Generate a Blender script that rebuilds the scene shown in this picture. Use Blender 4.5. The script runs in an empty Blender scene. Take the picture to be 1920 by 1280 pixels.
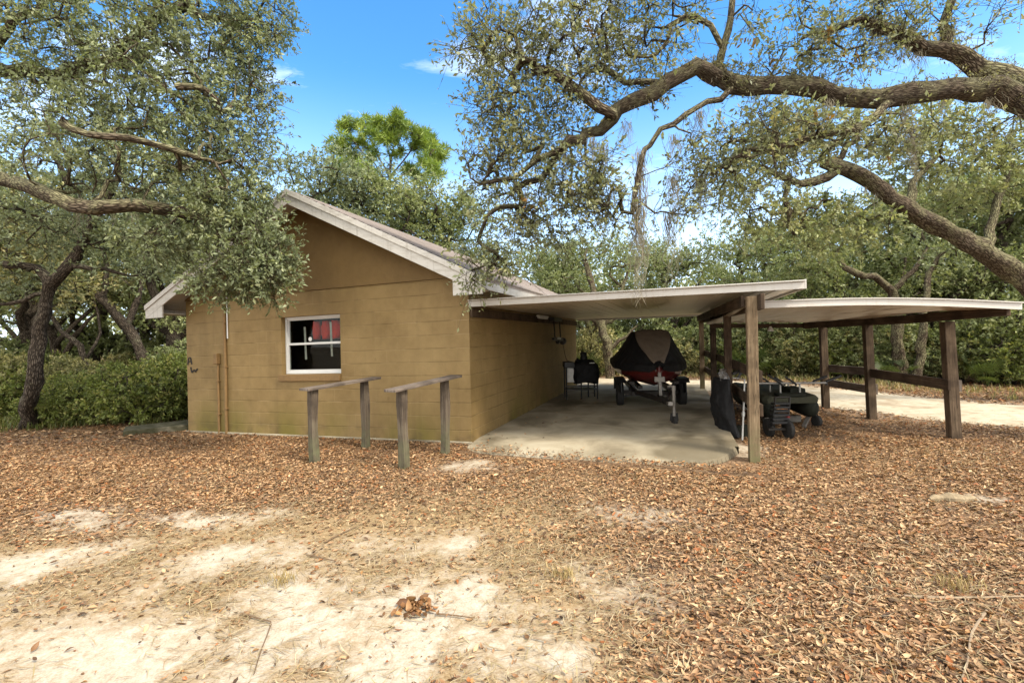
import bpy, bmesh, math, random
import numpy as np
from mathutils import Vector, Matrix

R = math.radians
C = bpy.context.scene.collection
sc = bpy.context.scene
rng = np.random.default_rng(7)
random.seed(7)

# ------------------------------------------------------------------ camera model
F, CX, CY, HC, ROLL = 870.0, 960.0, 632.0, 1.55, R(1.2)
RX = np.array([math.cos(ROLL), 0, -math.sin(ROLL)])
UP = np.array([math.sin(ROLL), 0, math.cos(ROLL)])
CAM = np.array([0, 0, HC])

def P(px, py, d):
    """world point seen at photo pixel (px,py) at depth d"""
    return CAM + d * np.array([0, 1.0, 0]) + d * ((px - CX) / F * RX + (CY - py) / F * UP)

def G(px, py, z=0.0):
    v = np.array([0, 1.0, 0]) + (px - CX) / F * RX + (CY - py) / F * UP
    return CAM + v * ((z - HC) / v[2])

# building frame
TH = R(19.3)
U = np.array([math.sin(TH), math.cos(TH)])
V = np.array([-math.cos(TH), math.sin(TH)])
C0 = np.array([-0.625, 6.8])
SH = -0.018
WID, DEP = 5.82, 7.8

def B(t, s, z):
    p = C0 + t * V + s * U
    return np.array([p[0], p[1], z + SH * t])

def gz(x, y):
    x = np.asarray(x, float); y = np.asarray(y, float)
    t = (x - C0[0]) * V[0] + (y - C0[1]) * V[1]
    return SH * np.clip(t - 0.2, 0, 9)

def gzf(x, y): return float(gz(x, y))

# ------------------------------------------------------------------ noise
def _h(ix, iy, s):
    n = (ix.astype(np.int64) * 374761393 + iy.astype(np.int64) * 668265263 + s * 974634777) & 0x7fffffff
    n = ((n ^ (n >> 13)) * 1274126177) & 0x7fffffff
    return ((n ^ (n >> 16)) & 0xffff) / 65535.0

def vnoise(x, y, s=0):
    ix, iy = np.floor(x), np.floor(y)
    fx, fy = x - ix, y - iy
    fx = fx * fx * (3 - 2 * fx); fy = fy * fy * (3 - 2 * fy)
    a, b = _h(ix, iy, s), _h(ix + 1, iy, s)
    c, d = _h(ix, iy + 1, s), _h(ix + 1, iy + 1, s)
    return (a * (1 - fx) + b * fx) * (1 - fy) + (c * (1 - fx) + d * fx) * fy

def fbm(x, y, s=0, o=4):
    x = np.asarray(x, float); y = np.asarray(y, float)
    r, a, t = 0, 1.0, 0
    for k in range(o):
        r = r + a * vnoise(x * 2 ** k + 17 * k, y * 2 ** k - 9 * k, s + k); t += a; a *= .55
    return r / t

# ------------------------------------------------------------------ object helpers
def tag(o, label=None, cat=None, group=None, kind=None):
    if label: o['label'] = label
    if cat: o['category'] = cat
    if group: o['group'] = group
    if kind: o['kind'] = kind
    return o

def thing(name, label, cat, loc=(0, 0, 0), group=None):
    o = bpy.data.objects.new(name, None); C.objects.link(o)
    o.empty_display_size = .2
    o.location = tuple(float(a) for a in loc)
    return tag(o, label, cat, group)

def root_of(o):
    while o.parent: o = o.parent
    return o

def link(name, me, m, parent=None, local=False):
    o = bpy.data.objects.new(name, me); C.objects.link(o)
    if m: me.materials.append(m)
    if parent is not None:
        o.parent = parent
        if not local:
            l = root_of(parent).location
            me.transform(Matrix.Translation(-l)) if root_of(parent).type == 'EMPTY' else None
    return o

def npmesh(name, verts, quads, uv=None, tint=None, smooth=False):
    verts = np.ascontiguousarray(verts, dtype=np.float32).reshape(-1, 3)
    quads = np.ascontiguousarray(quads, dtype=np.int32)
    k = quads.shape[1]; n = len(quads)
    me = bpy.data.meshes.new(name)
    me.vertices.add(len(verts)); me.vertices.foreach_set('co', verts.ravel())
    me.loops.add(n * k); me.loops.foreach_set('vertex_index', quads.ravel())
    me.polygons.add(n)
    me.polygons.foreach_set('loop_start', np.arange(0, n * k, k, dtype=np.int32))
    me.polygons.foreach_set('loop_total', np.full(n, k, dtype=np.int32))
    if smooth: me.polygons.foreach_set('use_smooth', np.ones(n, dtype=bool))
    if uv is not None:
        l = me.uv_layers.new(name='UVMap')
        l.data.foreach_set('uv', np.ascontiguousarray(uv, dtype=np.float32).ravel())
    if tint is not None:
        a = me.attributes.new('tint', 'FLOAT_COLOR', 'POINT')
        t = np.ones((len(verts), 4), dtype=np.float32); t[:, :3] = tint
        a.data.foreach_set('color', t.ravel())
    me.update(calc_edges=True); me.validate()
    return me

class MB:
    """collects boxes, bars, tubes, prisms into one mesh; UV in metres along the two main axes of each face"""
    def __init__(s): s.v = []; s.f = []; s.uv = []
    def face(s, pts, uv=None):
        b = len(s.v); s.v += [tuple(p) for p in pts]; s.f.append(tuple(range(b, b + len(pts))))
        if uv is None:
            p = [np.array(q, float) for q in pts]
            e = p[1] - p[0]; n = np.cross(p[1] - p[0], p[-1] - p[0])
            if abs(n[2]) > .8 * np.linalg.norm(n): uv = [(q[0], q[1]) for q in p]
            else:
                h = np.array([-n[1], n[0]]); L = np.linalg.norm(h) or 1; h = h / L
                uv = [(q[0] * h[0] + q[1] * h[1], q[2]) for q in p]
        s.uv.append(uv)
    def hexa(s, p, uvs=None):
        # p: 8 pts, bottom 0-3 ccw, top 4-7
        for q in ((3, 2, 1, 0), (4, 5, 6, 7), (0, 1, 5, 4), (1, 2, 6, 5), (2, 3, 7, 6), (3, 0, 4, 7)):
            s.face([p[i] for i in q])
    def box(s, fn, a0, a1, b0, b1, c0, c1):
        """fn maps (a,b,c) to world"""
        s.hexa([fn(a0, b0, c0), fn(a1, b0, c0), fn(a1, b1, c0), fn(a0, b1, c0),
                fn(a0, b0, c1), fn(a1, b0, c1), fn(a1, b1, c1), fn(a0, b1, c1)])
    def bar(s, a, b, w, h, up=(0, 0, 1), taper=1.0):
        """rectangular bar from a to b, width w (sideways), height h; uv v runs along the bar"""
        a = np.array(a, float); b = np.array(b, float); d = b - a; L = np.linalg.norm(d); d = d / L
        x = np.cross(d, np.array(up, float))
        if np.linalg.norm(x) < 1e-3: x = np.cross(d, np.array([0, 1.0, 0]))
        x /= np.linalg.norm(x); y = np.cross(x, d)
        r = []
        for p, k in ((a, 1.0), (b, taper)):
            r.append([p + x * w / 2 * i * k + y * h / 2 * j * k for i, j in ((-1, -1), (1, -1), (1, 1), (-1, 1))])
        off = random.random() * 7
        for i in range(4):
            j = (i + 1) % 4; ww = (w, h, w, h)[i]
            s.face([r[0][i], r[0][j], r[1][j], r[1][i]], [(off + i, 0), (off + i + ww, 0), (off + i + ww, L), (off + i, L)])
        s.face(r[0][::-1], [(0, 0), (w, 0), (w, .02), (0, .02)]); s.face(r[1], [(0, 0), (w, 0), (w, .02), (0, .02)])
    def tube(s, pts, rad, n=8, cap=True):
        pts = [np.array(p, float) for p in pts]
        if not hasattr(rad, '__len__'): rad = [rad] * len(pts)
        rings = []; x = None; L = 0; ls = []
        for i, p in enumerate(pts):
            d = pts[min(i + 1, len(pts) - 1)] - pts[max(i - 1, 0)]; d /= np.linalg.norm(d) + 1e-9
            if x is None:
                x = np.cross(d, [0, 0, 1.0])
                if np.linalg.norm(x) < .1: x = np.cross(d, [0, 1.0, 0])
            x = x - d * np.dot(x, d); x /= np.linalg.norm(x) + 1e-9; y = np.cross(d, x)
            if i: L += np.linalg.norm(p - pts[i - 1])
            ls.append(L)
            rings.append([p + rad[i] * (x * math.cos(2 * math.pi * k / n) + y * math.sin(2 * math.pi * k / n)) for k in range(n)])
        for i in range(len(pts) - 1):
            for k in range(n):
                j = (k + 1) % n; c = 2 * math.pi * rad[i] / n
                s.face([rings[i][k], rings[i][j], rings[i + 1][j], rings[i + 1][k]],
                       [(k * c, ls[i]), (k * c + c, ls[i]), (k * c + c, ls[i + 1]), (k * c, ls[i + 1])])
        if cap:
            s.face(rings[0][::-1], [(0, 0)] * n); s.face(rings[-1], [(0, 0)] * n)
    def lathe(s, o, ax, prof, n=20):
        """prof: (dist along ax, radius)"""
        ax = np.array(ax, float); ax /= np.linalg.norm(ax); o = np.array(o, float)
        pts = [o + ax * d for d, r in prof]
        x = np.cross(ax, [0, 0, 1.0])
        if np.linalg.norm(x) < .1: x = np.cross(ax, [0, 1.0, 0])
        x /= np.linalg.norm(x); y = np.cross(ax, x)
        rings = [[p + r * (x * math.cos(2 * math.pi * k / n) + y * math.sin(2 * math.pi * k / n)) for k in range(n)] for p, (d, r) in zip(pts, prof)]
        for i in range(len(rings) - 1):
            for k in range(n):
                j = (k + 1) % n
                s.face([rings[i][k], rings[i][j], rings[i + 1][j], rings[i + 1][k]])
        s.face(rings[0][::-1]); s.face(rings[-1])
    def loft(s, rings, caps=True, close=True):
        n = len(rings[0])
        for i in range(len(rings) - 1):
            for k in range(n if close else n - 1):
                j = (k + 1) % n
                s.face([rings[i][k], rings[i][j], rings[i + 1][j], rings[i + 1][k]])
        if caps:
            s.face(rings[0][::-1]); s.face(rings[-1])
    def build(s, name, m, parent=None, bevel=0.0, smooth=False, sub=0, tagkw=None):
        me = bpy.data.meshes.new(name)
        me.from_pydata(s.v, [], s.f)
        l = me.uv_layers.new(name='UVMap')
        l.data.foreach_set('uv', np.array([c for f in s.uv for c in f], dtype=np.float32).ravel())
        bm = bmesh.new(); bm.from_mesh(me)
        bmesh.ops.remove_doubles(bm, verts=bm.verts, dist=1e-5)
        bmesh.ops.recalc_face_normals(bm, faces=bm.faces)
        bm.to_mesh(me); bm.free()
        o = link(name, me, m, parent)
        if bevel:
            b = o.modifiers.new('bevel', 'BEVEL'); b.width = bevel; b.segments = 2; b.limit_method = 'ANGLE'; b.angle_limit = R(40)
        if sub:
            b = o.modifiers.new('sub', 'SUBSURF'); b.levels = sub; b.render_levels = sub
        if smooth or sub:
            me.polygons.foreach_set('use_smooth', np.ones(len(me.polygons), dtype=bool))
        return o

def W3(x, y, z): return (x, y, z)

# ------------------------------------------------------------------ materials
class NT:
    def __init__(s, name):
        s.m = bpy.data.materials.new(name); s.m.use_nodes = True
        s.t = s.m.node_tree; s.t.nodes.clear()
        s.out = s.t.nodes.new('ShaderNodeOutputMaterial')
    def n(s, typ, ins=None, **kw):
        nd = s.t.nodes.new('ShaderNode' + typ)
        for k, v in kw.items(): setattr(nd, k, v)
        for k, v in (ins or {}).items():
            sock = nd.inputs[k]
            if isinstance(v, bpy.types.NodeSocket): s.t.links.new(v, sock)
            elif isinstance(v, bpy.types.Node): s.t.links.new(v.outputs[0], sock)
            else: sock.default_value = v
        return nd
    def ramp(s, fac, stops):
        nd = s.t.nodes.new('ShaderNodeValToRGB'); s.t.links.new(fac, nd.inputs[0])
        e = nd.color_ramp.elements
        while len(e) < len(stops): e.new(.5)
        for el, (p, c) in zip(e, stops):
            el.position = p; el.color = (c, c, c, 1) if not hasattr(c, '__len__') else (*c, 1)
        return nd.outputs[0]
    def mix(s, fac, a, b, mode='MIX'):
        nd = s.t.nodes.new('ShaderNodeMix'); nd.data_type = 'RGBA'; nd.blend_type = mode
        for i, v in ((0, fac), (6, a), (7, b)):
            if isinstance(v, bpy.types.NodeSocket): s.t.links.new(v, nd.inputs[i])
            elif i == 0: nd.inputs[0].default_value = v
            else: nd.inputs[i].default_value = (*v, 1)
        return nd.outputs[2]
    def math(s, op, a, b=0.0):
        nd = s.t.nodes.new('ShaderNodeMath'); nd.operation = op
        for i, v in ((0, a), (1, b)):
            if isinstance(v, bpy.types.NodeSocket): s.t.links.new(v, nd.inputs[i])
            else: nd.inputs[i].default_value = v
        return nd.outputs[0]
    def noise(s, vec, scale, detail=4, rough=.55, dist=0):
        return s.n('TexNoise', {'Vector': vec, 'Scale': scale, 'Detail': detail, 'Roughness': rough, 'Distortion': dist}).outputs[0]
    def mapv(s, vec, scale=(1, 1, 1), loc=(0, 0, 0)):
        return s.n('Mapping', {'Vector': vec, 'Scale': scale, 'Location': loc}).outputs[0]
    def bump(s, h, strength=.3, dist=.01, normal=None):
        nd = s.n('Bump', {'Height': h, 'Strength': strength, 'Distance': dist})
        if normal is not None: s.t.links.new(normal, nd.inputs['Normal'])
        return nd.outputs[0]
    def bsdf(s, color, rough=.7, normal=None, spec=.35, metal=0):
        nd = s.n('BsdfPrincipled', {'Roughness': rough, 'Specular IOR Level': spec, 'Metallic': metal})
        if isinstance(color, bpy.types.NodeSocket): s.t.links.new(color, nd.inputs['Base Color'])
        else: nd.inputs['Base Color'].default_value = (*color, 1)
        if normal is not None: s.t.links.new(normal, nd.inputs['Normal'])
        return nd
    def fin(s, sh):
        s.t.links.new(sh.outputs[0], s.out.inputs[0]); return s.m
    def uv(s): return s.n('TexCoord').outputs['UV']
    def obj(s): return s.n('TexCoord').outputs['Object']
    def pos(s): return s.n('NewGeometry').outputs['Position']

def simple(name, col, rough=.6, metal=0, spec=.35, var=.25, scale=25, bump=.15):
    t = NT(name); o = t.obj()
    n1 = t.noise(o, scale, 5); n2 = t.noise(o, scale * .13, 3)
    f = t.math('MULTIPLY', t.math('ADD', n1, n2), .5)
    c = t.ramp(f, [(.3, tuple(x * (1 - var) for x in col)), (.7, tuple(min(1, x * (1 + var)) for x in col))])
    return t.fin(t.bsdf(c, rough, t.bump(n1, bump, .004), spec, metal))

def m_leaf(name, trans=.42, spec=.45, rough=.5):
    t = NT(name)
    a = t.n('Attribute', attribute_name='tint').outputs['Color']
    p = t.bsdf(a, rough, spec=spec)
    tc = t.mix(1.0, a, (1.0, 1.0, .55), 'MULTIPLY')
    tr = t.n('BsdfTranslucent', {'Color': tc})
    return t.fin(t.n('MixShader', {0: trans, 1: p, 2: tr}))

def m_bark(name, dark, light, lichen, lf=.5, scale=1.0):
    t = NT(name); u = t.uv(); o = t.obj()
    st = t.mapv(u, (34 * scale, 9 * scale, 1))
    vo = t.n('TexVoronoi', {'Vector': st, 'Scale': 1.0, 'Randomness': 1.0}, feature='DISTANCE_TO_EDGE').outputs['Distance']
    nz = t.noise(t.mapv(u, (40 * scale, 10 * scale, 1)), 1.5, 6, .65)
    h = t.math('ADD', t.math('MULTIPLY', t.math('MINIMUM', vo, .25), 2.2), t.math('MULTIPLY', nz, .7))
    c = t.ramp(h, [(.3, tuple(x * .3 for x in dark)), (.6, dark), (.95, light)])
    ln = t.noise(o, 3.1, 6, .7)
    upz = t.n('SeparateXYZ', {0: t.n('NewGeometry').outputs['Normal']}).outputs[2]
    lm = t.ramp(t.math('ADD', ln, t.math('MULTIPLY', upz, .09)), [(lf, 0), (lf + .14, 1)])
    c = t.mix(t.math('MULTIPLY', t.math('MULTIPLY', lm, .8), t.ramp(h, [(.4, .15), (.8, 1)])), c, lichen)
    return t.fin(t.bsdf(c, .9, t.bump(h, .9, .03), .15))

def m_wood(name, dark, light, green=None, gz0=0.0):
    t = NT(name); u = t.uv()
    g = t.noise(t.mapv(u, (38, 1.6, 1)), 1.0, 6, .65, .6)
    g2 = t.noise(t.mapv(u, (120, 2.5, 1)), 1.0, 4, .6)
    b = t.noise(t.obj(), 3.0, 4)
    f = t.math('ADD', t.math('MULTIPLY', g, .65), t.math('MULTIPLY', g2, .35))
    c = t.ramp(f, [(.3, tuple(x * .5 for x in dark)), (.45, dark), (.68, light)])
    c = t.mix(t.ramp(b, [(.42, 0), (.6, .8)]), c, tuple(x * .5 for x in dark))
    c = t.mix(t.ramp(t.noise(t.mapv(u, (70, 3.5, 1), (2, 5, 0)), 1.0, 5, .7, .8), [(.54, 0), (.64, .85)]), c, tuple(x * .25 for x in dark))
    if green:
        z = t.n('SeparateXYZ', {0: t.pos()}).outputs[2]
        k = t.math('MULTIPLY', t.ramp(t.math('SUBTRACT', 1.0, z), [(.45, 0), (.95, .85)]), t.ramp(t.noise(t.pos(), 9, 4), [(.35, .2), (.6, 1)]))
        c = t.mix(k, c, green)
    return t.fin(t.bsdf(c, .85, t.bump(f, .6, .006), .2))

M = {}
def wrinkle(o, strength, size, levels=3):
    b = o.modifiers.new('fine', 'SUBSURF'); b.subdivision_type = 'SIMPLE'; b.levels = b.render_levels = levels
    tx = bpy.data.textures.new('folds', 'CLOUDS'); tx.noise_scale = size; tx.noise_depth = 2
    d = o.modifiers.new('folds', 'DISPLACE'); d.texture = tx; d.strength = strength; d.mid_level = .5; d.texture_coords = 'LOCAL'
LEAF = m_leaf('oak_leaf')
LEAFB = m_leaf('woodland_leaf', .38)
DRY = m_leaf('dry_leaf', .12, .3, .6)
BARK_G = m_bark('grey_lichen_bark', (.058, .041, .027), (.19, .15, .108), (.25, .24, .13), .44)
BARK_D = m_bark('dark_bark', (.050, .038, .028), (.15, .12, .092), (.19, .18, .12), .55)
BARK_P = m_bark('pine_bark', (.10, .075, .055), (.24, .19, .15), (.3, .27, .22), .6)
def m_moss():
    t = NT('spanish_moss'); n = t.noise(t.obj(), 6, 4)
    c = t.ramp(n, [(.35, (.18, .16, .115)), (.65, (.33, .30, .225))])
    d = t.bsdf(c, .95, spec=.1); tr = t.n('BsdfTranslucent', {'Color': c})
    return t.fin(t.n('MixShader', {0: .3, 1: d, 2: tr}))
MOSS = m_moss()

def m_wall(block=True):
    t = NT('painted_block' if block else 'painted_stucco'); u = t.uv(); o = t.pos()
    n1 = t.noise(o, 1.5, 6, .65); n2 = t.noise(o, 55, 4, .6); n3 = t.noise(o, 9, 4)
    c = t.ramp(n1, [(.3, (.165, .111, .043)), (.7, (.278, .196, .086))]) if block else t.ramp(n1, [(.3, (.130, .082, .029)), (.7, (.182, .117, .045))])
    c = t.mix(t.ramp(n3, [(.35, .0), (.75, .35)]), c, (.285, .195, .082) if block else (.21, .13, .048))
    h = n2
    if block:
        wob = t.noise(u, 5.0, 2)
        uu = t.n('VectorMath', {0: u, 1: t.n('CombineXYZ', {0: t.math('MULTIPLY', t.math('SUBTRACT', wob, .5), .012), 1: t.math('MULTIPLY', t.math('SUBTRACT', wob, .5), .012)}).outputs[0]}, operation='ADD').outputs[0]
        bk = t.n('TexBrick', {'Vector': uu, 'Color1': (.5, .5, .5, 1), 'Color2': (.8, .8, .8, 1), 'Mortar': (0, 0, 0, 1), 'Scale': 1.0, 'Mortar Size': .0055, 'Mortar Smooth': .35, 'Brick Width': .4064, 'Row Height': .2032})
        vv = t.n('SeparateXYZ', {0: uu}).outputs[1]
        fr1 = t.math('FRACT', t.math('DIVIDE', vv, .2032)); hl = t.math('MINIMUM', fr1, t.math('SUBTRACT', 1.0, fr1))
        hl = t.ramp(hl, [(.018, 1), (.045, 0)])
        fac = t.math('MAXIMUM', t.math('MULTIPLY', bk.outputs['Fac'], .45), hl)
        bv = t.n('SeparateColor', {0: bk.outputs['Color']}).outputs[0]
        c = t.mix(t.math('MULTIPLY', bv, .3), c, (.16, .096, .033))
        mm = t.noise(o, 2.3, 4)
        c = t.mix(t.math('MULTIPLY', fac, t.ramp(mm, [(.40, .05), (.62, .55)])), c, (.075, .046, .016))
        fl = t.math('MULTIPLY', fac, t.ramp(mm, [(.48, 0), (.6, .55)]))
        c = t.mix(t.math('MULTIPLY', fac, t.ramp(mm, [(.36, .65), (.5, 0)])), c, (.29, .205, .105))
        h = t.math('SUBTRACT', t.math('MULTIPLY', n2, .25), fac)
    rough_ = t.noise(o, 26, 5, .65); h = t.math('ADD', h, t.math('MULTIPLY', rough_, .5 if block else 1.6))
    z = t.n('SeparateXYZ', {0: o}).outputs[2]
    # algae at the foot, dirt splash, pale bleaching
    st = t.noise(t.mapv(o, (1.1, 1.1, .5)), 1.0, 5, .6)
    foot = t.ramp(z, [(0.0, 1.0), (.18, .75), (.62, 0)])
    k = t.math('MULTIPLY', foot, t.ramp(st, [(.42, 0), (.62, .8)]))
    c = t.mix(k, c, (.125, .108, .018))
    ds = t.math('MULTIPLY', t.ramp(z, [(0, 1), (.3, 0)]), t.ramp(t.noise(o, 5, 5), [(.45, 0), (.7, .7)]))
    c = t.mix(ds, c, (.075, .05, .026))
    sp = t.ramp(t.noise(o, 4.2, 6, .7), [(.66, 0), (.74, .55)])
    c = t.mix(sp, c, (.075, .048, .02))
    strk = t.math('MULTIPLY', t.ramp(t.noise(t.mapv(o, (5, 5, .35)), 1.0, 4, .6), [(.5, 0), (.72, .4)]), t.ramp(t.noise(o, .8, 3), [(.4, .2), (.6, 1)]))
    c = t.mix(strk, c, (.10, .066, .027))
    return t.fin(t.bsdf(c, .62, t.bump(h, .5 if block else .5, .006), .25))
M['wall'] = m_wall(True); M['stucco'] = m_wall(False)

def m_white(name, base=(.47, .45, .415), dirt=(.20, .17, .13), amt=.5):
    t = NT(name); o = t.pos()
    n = t.noise(t.mapv(o, (3, 3, 14)), 1.3, 6, .65); s2 = t.noise(t.mapv(o, (26, 26, 1.2)), 1.0, 4)
    c = t.mix(t.ramp(n, [(.48, 0), (.75, amt)]), base, dirt)
    c = t.mix(t.ramp(s2, [(.55, 0), (.75, amt)]), c, dirt)
    return t.fin(t.bsdf(c, .55, t.bump(n, .2, .004), .35))
M['white'] = m_white('weathered_white_paint')
M['whitem'] = m_white('white_metal', (.47, .45, .42), (.33, .29, .23), .3)
M['vinyl'] = simple('white_vinyl', (.62, .62, .61), .35, var=.04)
def m_pan(name, col):
    t = NT(name); u = t.obj()
    n = t.noise(u, 1.4, 5); n2 = t.noise(u, 30, 3)
    c = t.ramp(n, [(.3, tuple(x * .84 for x in col)), (.7, col)])
    return t.fin(t.bsdf(c, .33, t.bump(n, .12, .02), .5))
M['pan'] = m_pan('cream_metal_pan', (.52, .45, .36))
def m_shingle():
    t = NT('asphalt_shingle'); u = t.uv()
    bk = t.n('TexBrick', {'Vector': u, 'Color1': (.19, .16, .145, 1), 'Color2': (.26, .222, .205, 1), 'Mortar': (.10, .085, .075, 1), 'Scale': 1.0, 'Mortar Size': .006, 'Brick Width': .30, 'Row Height': .14})
    n = t.noise(t.pos(), 130, 3); n2 = t.noise(t.pos(), 2.2, 5)
    c = t.mix(t.ramp(n, [(.35, .0), (.65, .5)]), bk.outputs['Color'], (.47, .42, .385))
    c = t.mix(t.ramp(n2, [(.5, 0), (.75, .5)]), c, (.17, .145, .125))
    h = t.math('SUBTRACT', t.math('MULTIPLY', n, .3), bk.outputs['Fac'])
    return t.fin(t.bsdf(c, .9, t.bump(h, .7, .008), .15))
M['shingle'] = m_shingle()
def m_conc():
    t = NT('stained_concrete'); o = t.pos()
    n1 = t.noise(o, 1.3, 6, .6, .4); n2 = t.noise(o, 45, 4); n3 = t.noise(o, .55, 4, .5, .6)
    c = t.ramp(n1, [(.32, (.18, .152, .105)), (.5, (.31, .27, .195)), (.7, (.40, .36, .275))])
    c = t.mix(t.ramp(n3, [(.52, 0), (.62, .75)]), c, (.085, .068, .040))
    c = t.mix(t.ramp(n2, [(.6, 0), (.75, .4)]), c, (.12, .10, .07))
    return t.fin(t.bsdf(c, .8, t.bump(n2, .35, .004), .25))
M['conc'] = m_conc()
def m_mossconc():
    t = NT('mossy_concrete'); o = t.pos()
    n1 = t.noise(o, 5, 6, .6)
    c = t.ramp(n1, [(.35, (.04, .038, .018)), (.55, (.085, .078, .048)), (.75, (.20, .175, .13))])
    return t.fin(t.bsdf(c, .9, t.bump(n1, .5, .01), .15))
M['mossconc'] = m_mossconc()
M['wood_pale'] = m_wood('weathered_post', (.165, .115, .068), (.33, .25, .16), (.13, .125, .06))
M['wood_grey'] = m_wood('grey_weathered_plank', (.125, .098, .08), (.26, .22, .185))
M['wood_stand'] = m_wood('grey_green_post', (.085, .064, .047), (.18, .15, .11), (.115, .12, .065))
M['wood_dark'] = m_wood('dark_brown_timber', (.060, .040, .026), (.145, .10, .066))
M['wood_mid'] = m_wood('brown_timber', (.085, .058, .037), (.20, .147, .098))
M['sill'] = simple('painted_sill', (.185, .112, .043), .6)
M['black'] = simple('black_cloth', (.005, .005, .006), .75, var=.4, scale=12, bump=.3)
M['blackp'] = simple('black_plastic', (.014, .014, .015), .45)
M['rubber'] = simple('tyre_rubber', (.016, .015, .014), .8, bump=.4)
M['dsteel'] = simple('dark_steel', (.03, .026, .023), .5, .5)
M['galv'] = simple('galvanised_steel', (.20, .185, .165), .5, .6)
M['alu'] = simple('grey_alloy', (.32, .31, .29), .45, .6)
M['red'] = simple('red_gelcoat', (.075, .006, .006), .3, spec=.5, var=.15)
M['redcloth'] = simple('red_cloth', (.78, .035, .012), .8)
M['lamp_red'] = simple('red_reflector', (.14, .012, .01), .4)
M['tan_cloth'] = simple('bleached_tan_cloth', (.135, .105, .078), .8, var=.25, scale=7, bump=.3)
M['olive'] = simple('olive_grey_plastic', (.042, .042, .028), .85, spec=.15)
M['oliveb'] = simple('dark_olive_plastic', (.016, .017, .012), .8, spec=.15)
M['silver'] = simple('crumpled_silver_sheet', (.16, .155, .15), .35, .5, var=.5, scale=40, bump=.9)
M['ink'] = simple('black_paint_mark', (.02, .015, .01), .7)
M['dark'] = simple('room_shade', (.010, .009, .008), .9)
M['strap'] = simple('white_strap', (.62, .6, .56), .7)
def m_glass():
    t = NT('window_glass')
    g = t.n('BsdfGlossy', {'Color': (.9, .9, .9, 1), 'Roughness': .02}); tr = t.n('BsdfTransparent', {'Color': (.75, .78, .76, 1)})
    fr = t.n('LayerWeight', {'Blend': .25})
    k = t.math('ADD', .012, t.math('MULTIPLY', t.math('POWER', fr.outputs['Facing'], 5.0), .4))
    return t.fin(t.n('MixShader', {0: k, 1: tr, 2: g}))
M['glass'] = m_glass()

# ------------------------------------------------------------------ world, sun, camera
SUN_EL, SUN_AZ = R(50), R(128)     # azimuth clockwise from +Y: over the right shoulder
w = bpy.data.worlds.new('World'); sc.world = w; w.use_nodes = True
wt = w.node_tree; wt.nodes.clear()
def wn(t, **k):
    n = wt.nodes.new('ShaderNode' + t)
    for a, b in k.items(): setattr(n, a, b)
    return n
sky = wn('TexSky', sky_type='NISHITA'); sky.sun_disc = False
sky.sun_elevation = SUN_EL; sky.sun_rotation = SUN_AZ; sky.air_density = 1.0; sky.dust_density = .4; sky.ozone_density = 2.2
hs = wn('HueSaturation'); hs.inputs['Saturation'].default_value = 1.3; hs.inputs['Value'].default_value = .66; hs.inputs['Hue'].default_value = .497
wt.links.new(sky.outputs[0], hs.inputs['Color'])
tc = wn('TexCoord')
sx = wn('SeparateXYZ'); wt.links.new(tc.outputs['Generated'], sx.inputs[0])
def wm(op, a, b=0.0):
    n = wn('Math', operation=op)
    for i, v in ((0, a), (1, b)):
        if isinstance(v, bpy.types.NodeSocket): wt.links.new(v, n.inputs[i])
        else: n.inputs[i].default_value = v
    return n.outputs[0]
zz = wm('ADD', wm('MAXIMUM', sx.outputs[2], 0.0), .12)
cv = wn('CombineXYZ'); wt.links.new(wm('DIVIDE', sx.outputs[0], zz), cv.inputs[0]); wt.links.new(wm('DIVIDE', sx.outputs[1], zz), cv.inputs[1])
mp = wn('Mapping'); wt.links.new(cv.outputs[0], mp.inputs[0]); mp.inputs['Scale'].default_value = (.9, 1.7, 1); mp.inputs['Rotation'].default_value = (0, 0, R(-24)); mp.inputs['Location'].default_value = (3.1, 1.2, 0)
nz = wn('TexNoise'); wt.links.new(mp.outputs[0], nz.inputs['Vector']); nz.inputs['Scale'].default_value = 1.15; nz.inputs['Detail'].default_value = 9; nz.inputs['Roughness'].default_value = .6; nz.inputs['Distortion'].default_value = .5
rp = wn('ValToRGB'); wt.links.new(nz.outputs[0], rp.inputs[0]); rp.color_ramp.elements[0].position = .53; rp.color_ramp.elements[1].position = .76
# thin haze and cloud bank low over the woods
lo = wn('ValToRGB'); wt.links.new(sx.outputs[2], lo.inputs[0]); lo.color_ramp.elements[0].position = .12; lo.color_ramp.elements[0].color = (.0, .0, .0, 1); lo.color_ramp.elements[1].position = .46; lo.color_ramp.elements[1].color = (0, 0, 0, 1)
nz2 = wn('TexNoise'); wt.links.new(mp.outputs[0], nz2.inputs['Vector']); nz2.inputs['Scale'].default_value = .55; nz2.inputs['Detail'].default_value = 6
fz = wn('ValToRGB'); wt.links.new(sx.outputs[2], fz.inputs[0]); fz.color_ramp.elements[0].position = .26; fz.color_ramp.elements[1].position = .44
bk = wn('ValToRGB'); wt.links.new(wm('ADD', wm('MULTIPLY', sx.outputs[1], -.5), .5), bk.inputs[0]); bk.color_ramp.elements[0].position = .30; bk.color_ramp.elements[0].color = (0, 0, 0, 1); bk.color_ramp.elements[1].position = .62; bk.color_ramp.elements[1].color = (.92, .92, .92, 1)  # unseen cloud cover behind the camera, added to whiten the ambient light
cl = wm('MINIMUM', wm('ADD', wm('MAXIMUM', wm('MULTIPLY', wm('MULTIPLY', rp.outputs[0], .75), fz.outputs[0]), bk.outputs[0]), wm('MULTIPLY', lo.outputs[0], wm('ADD', nz2.outputs[0], .35))), 1.0)
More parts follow.
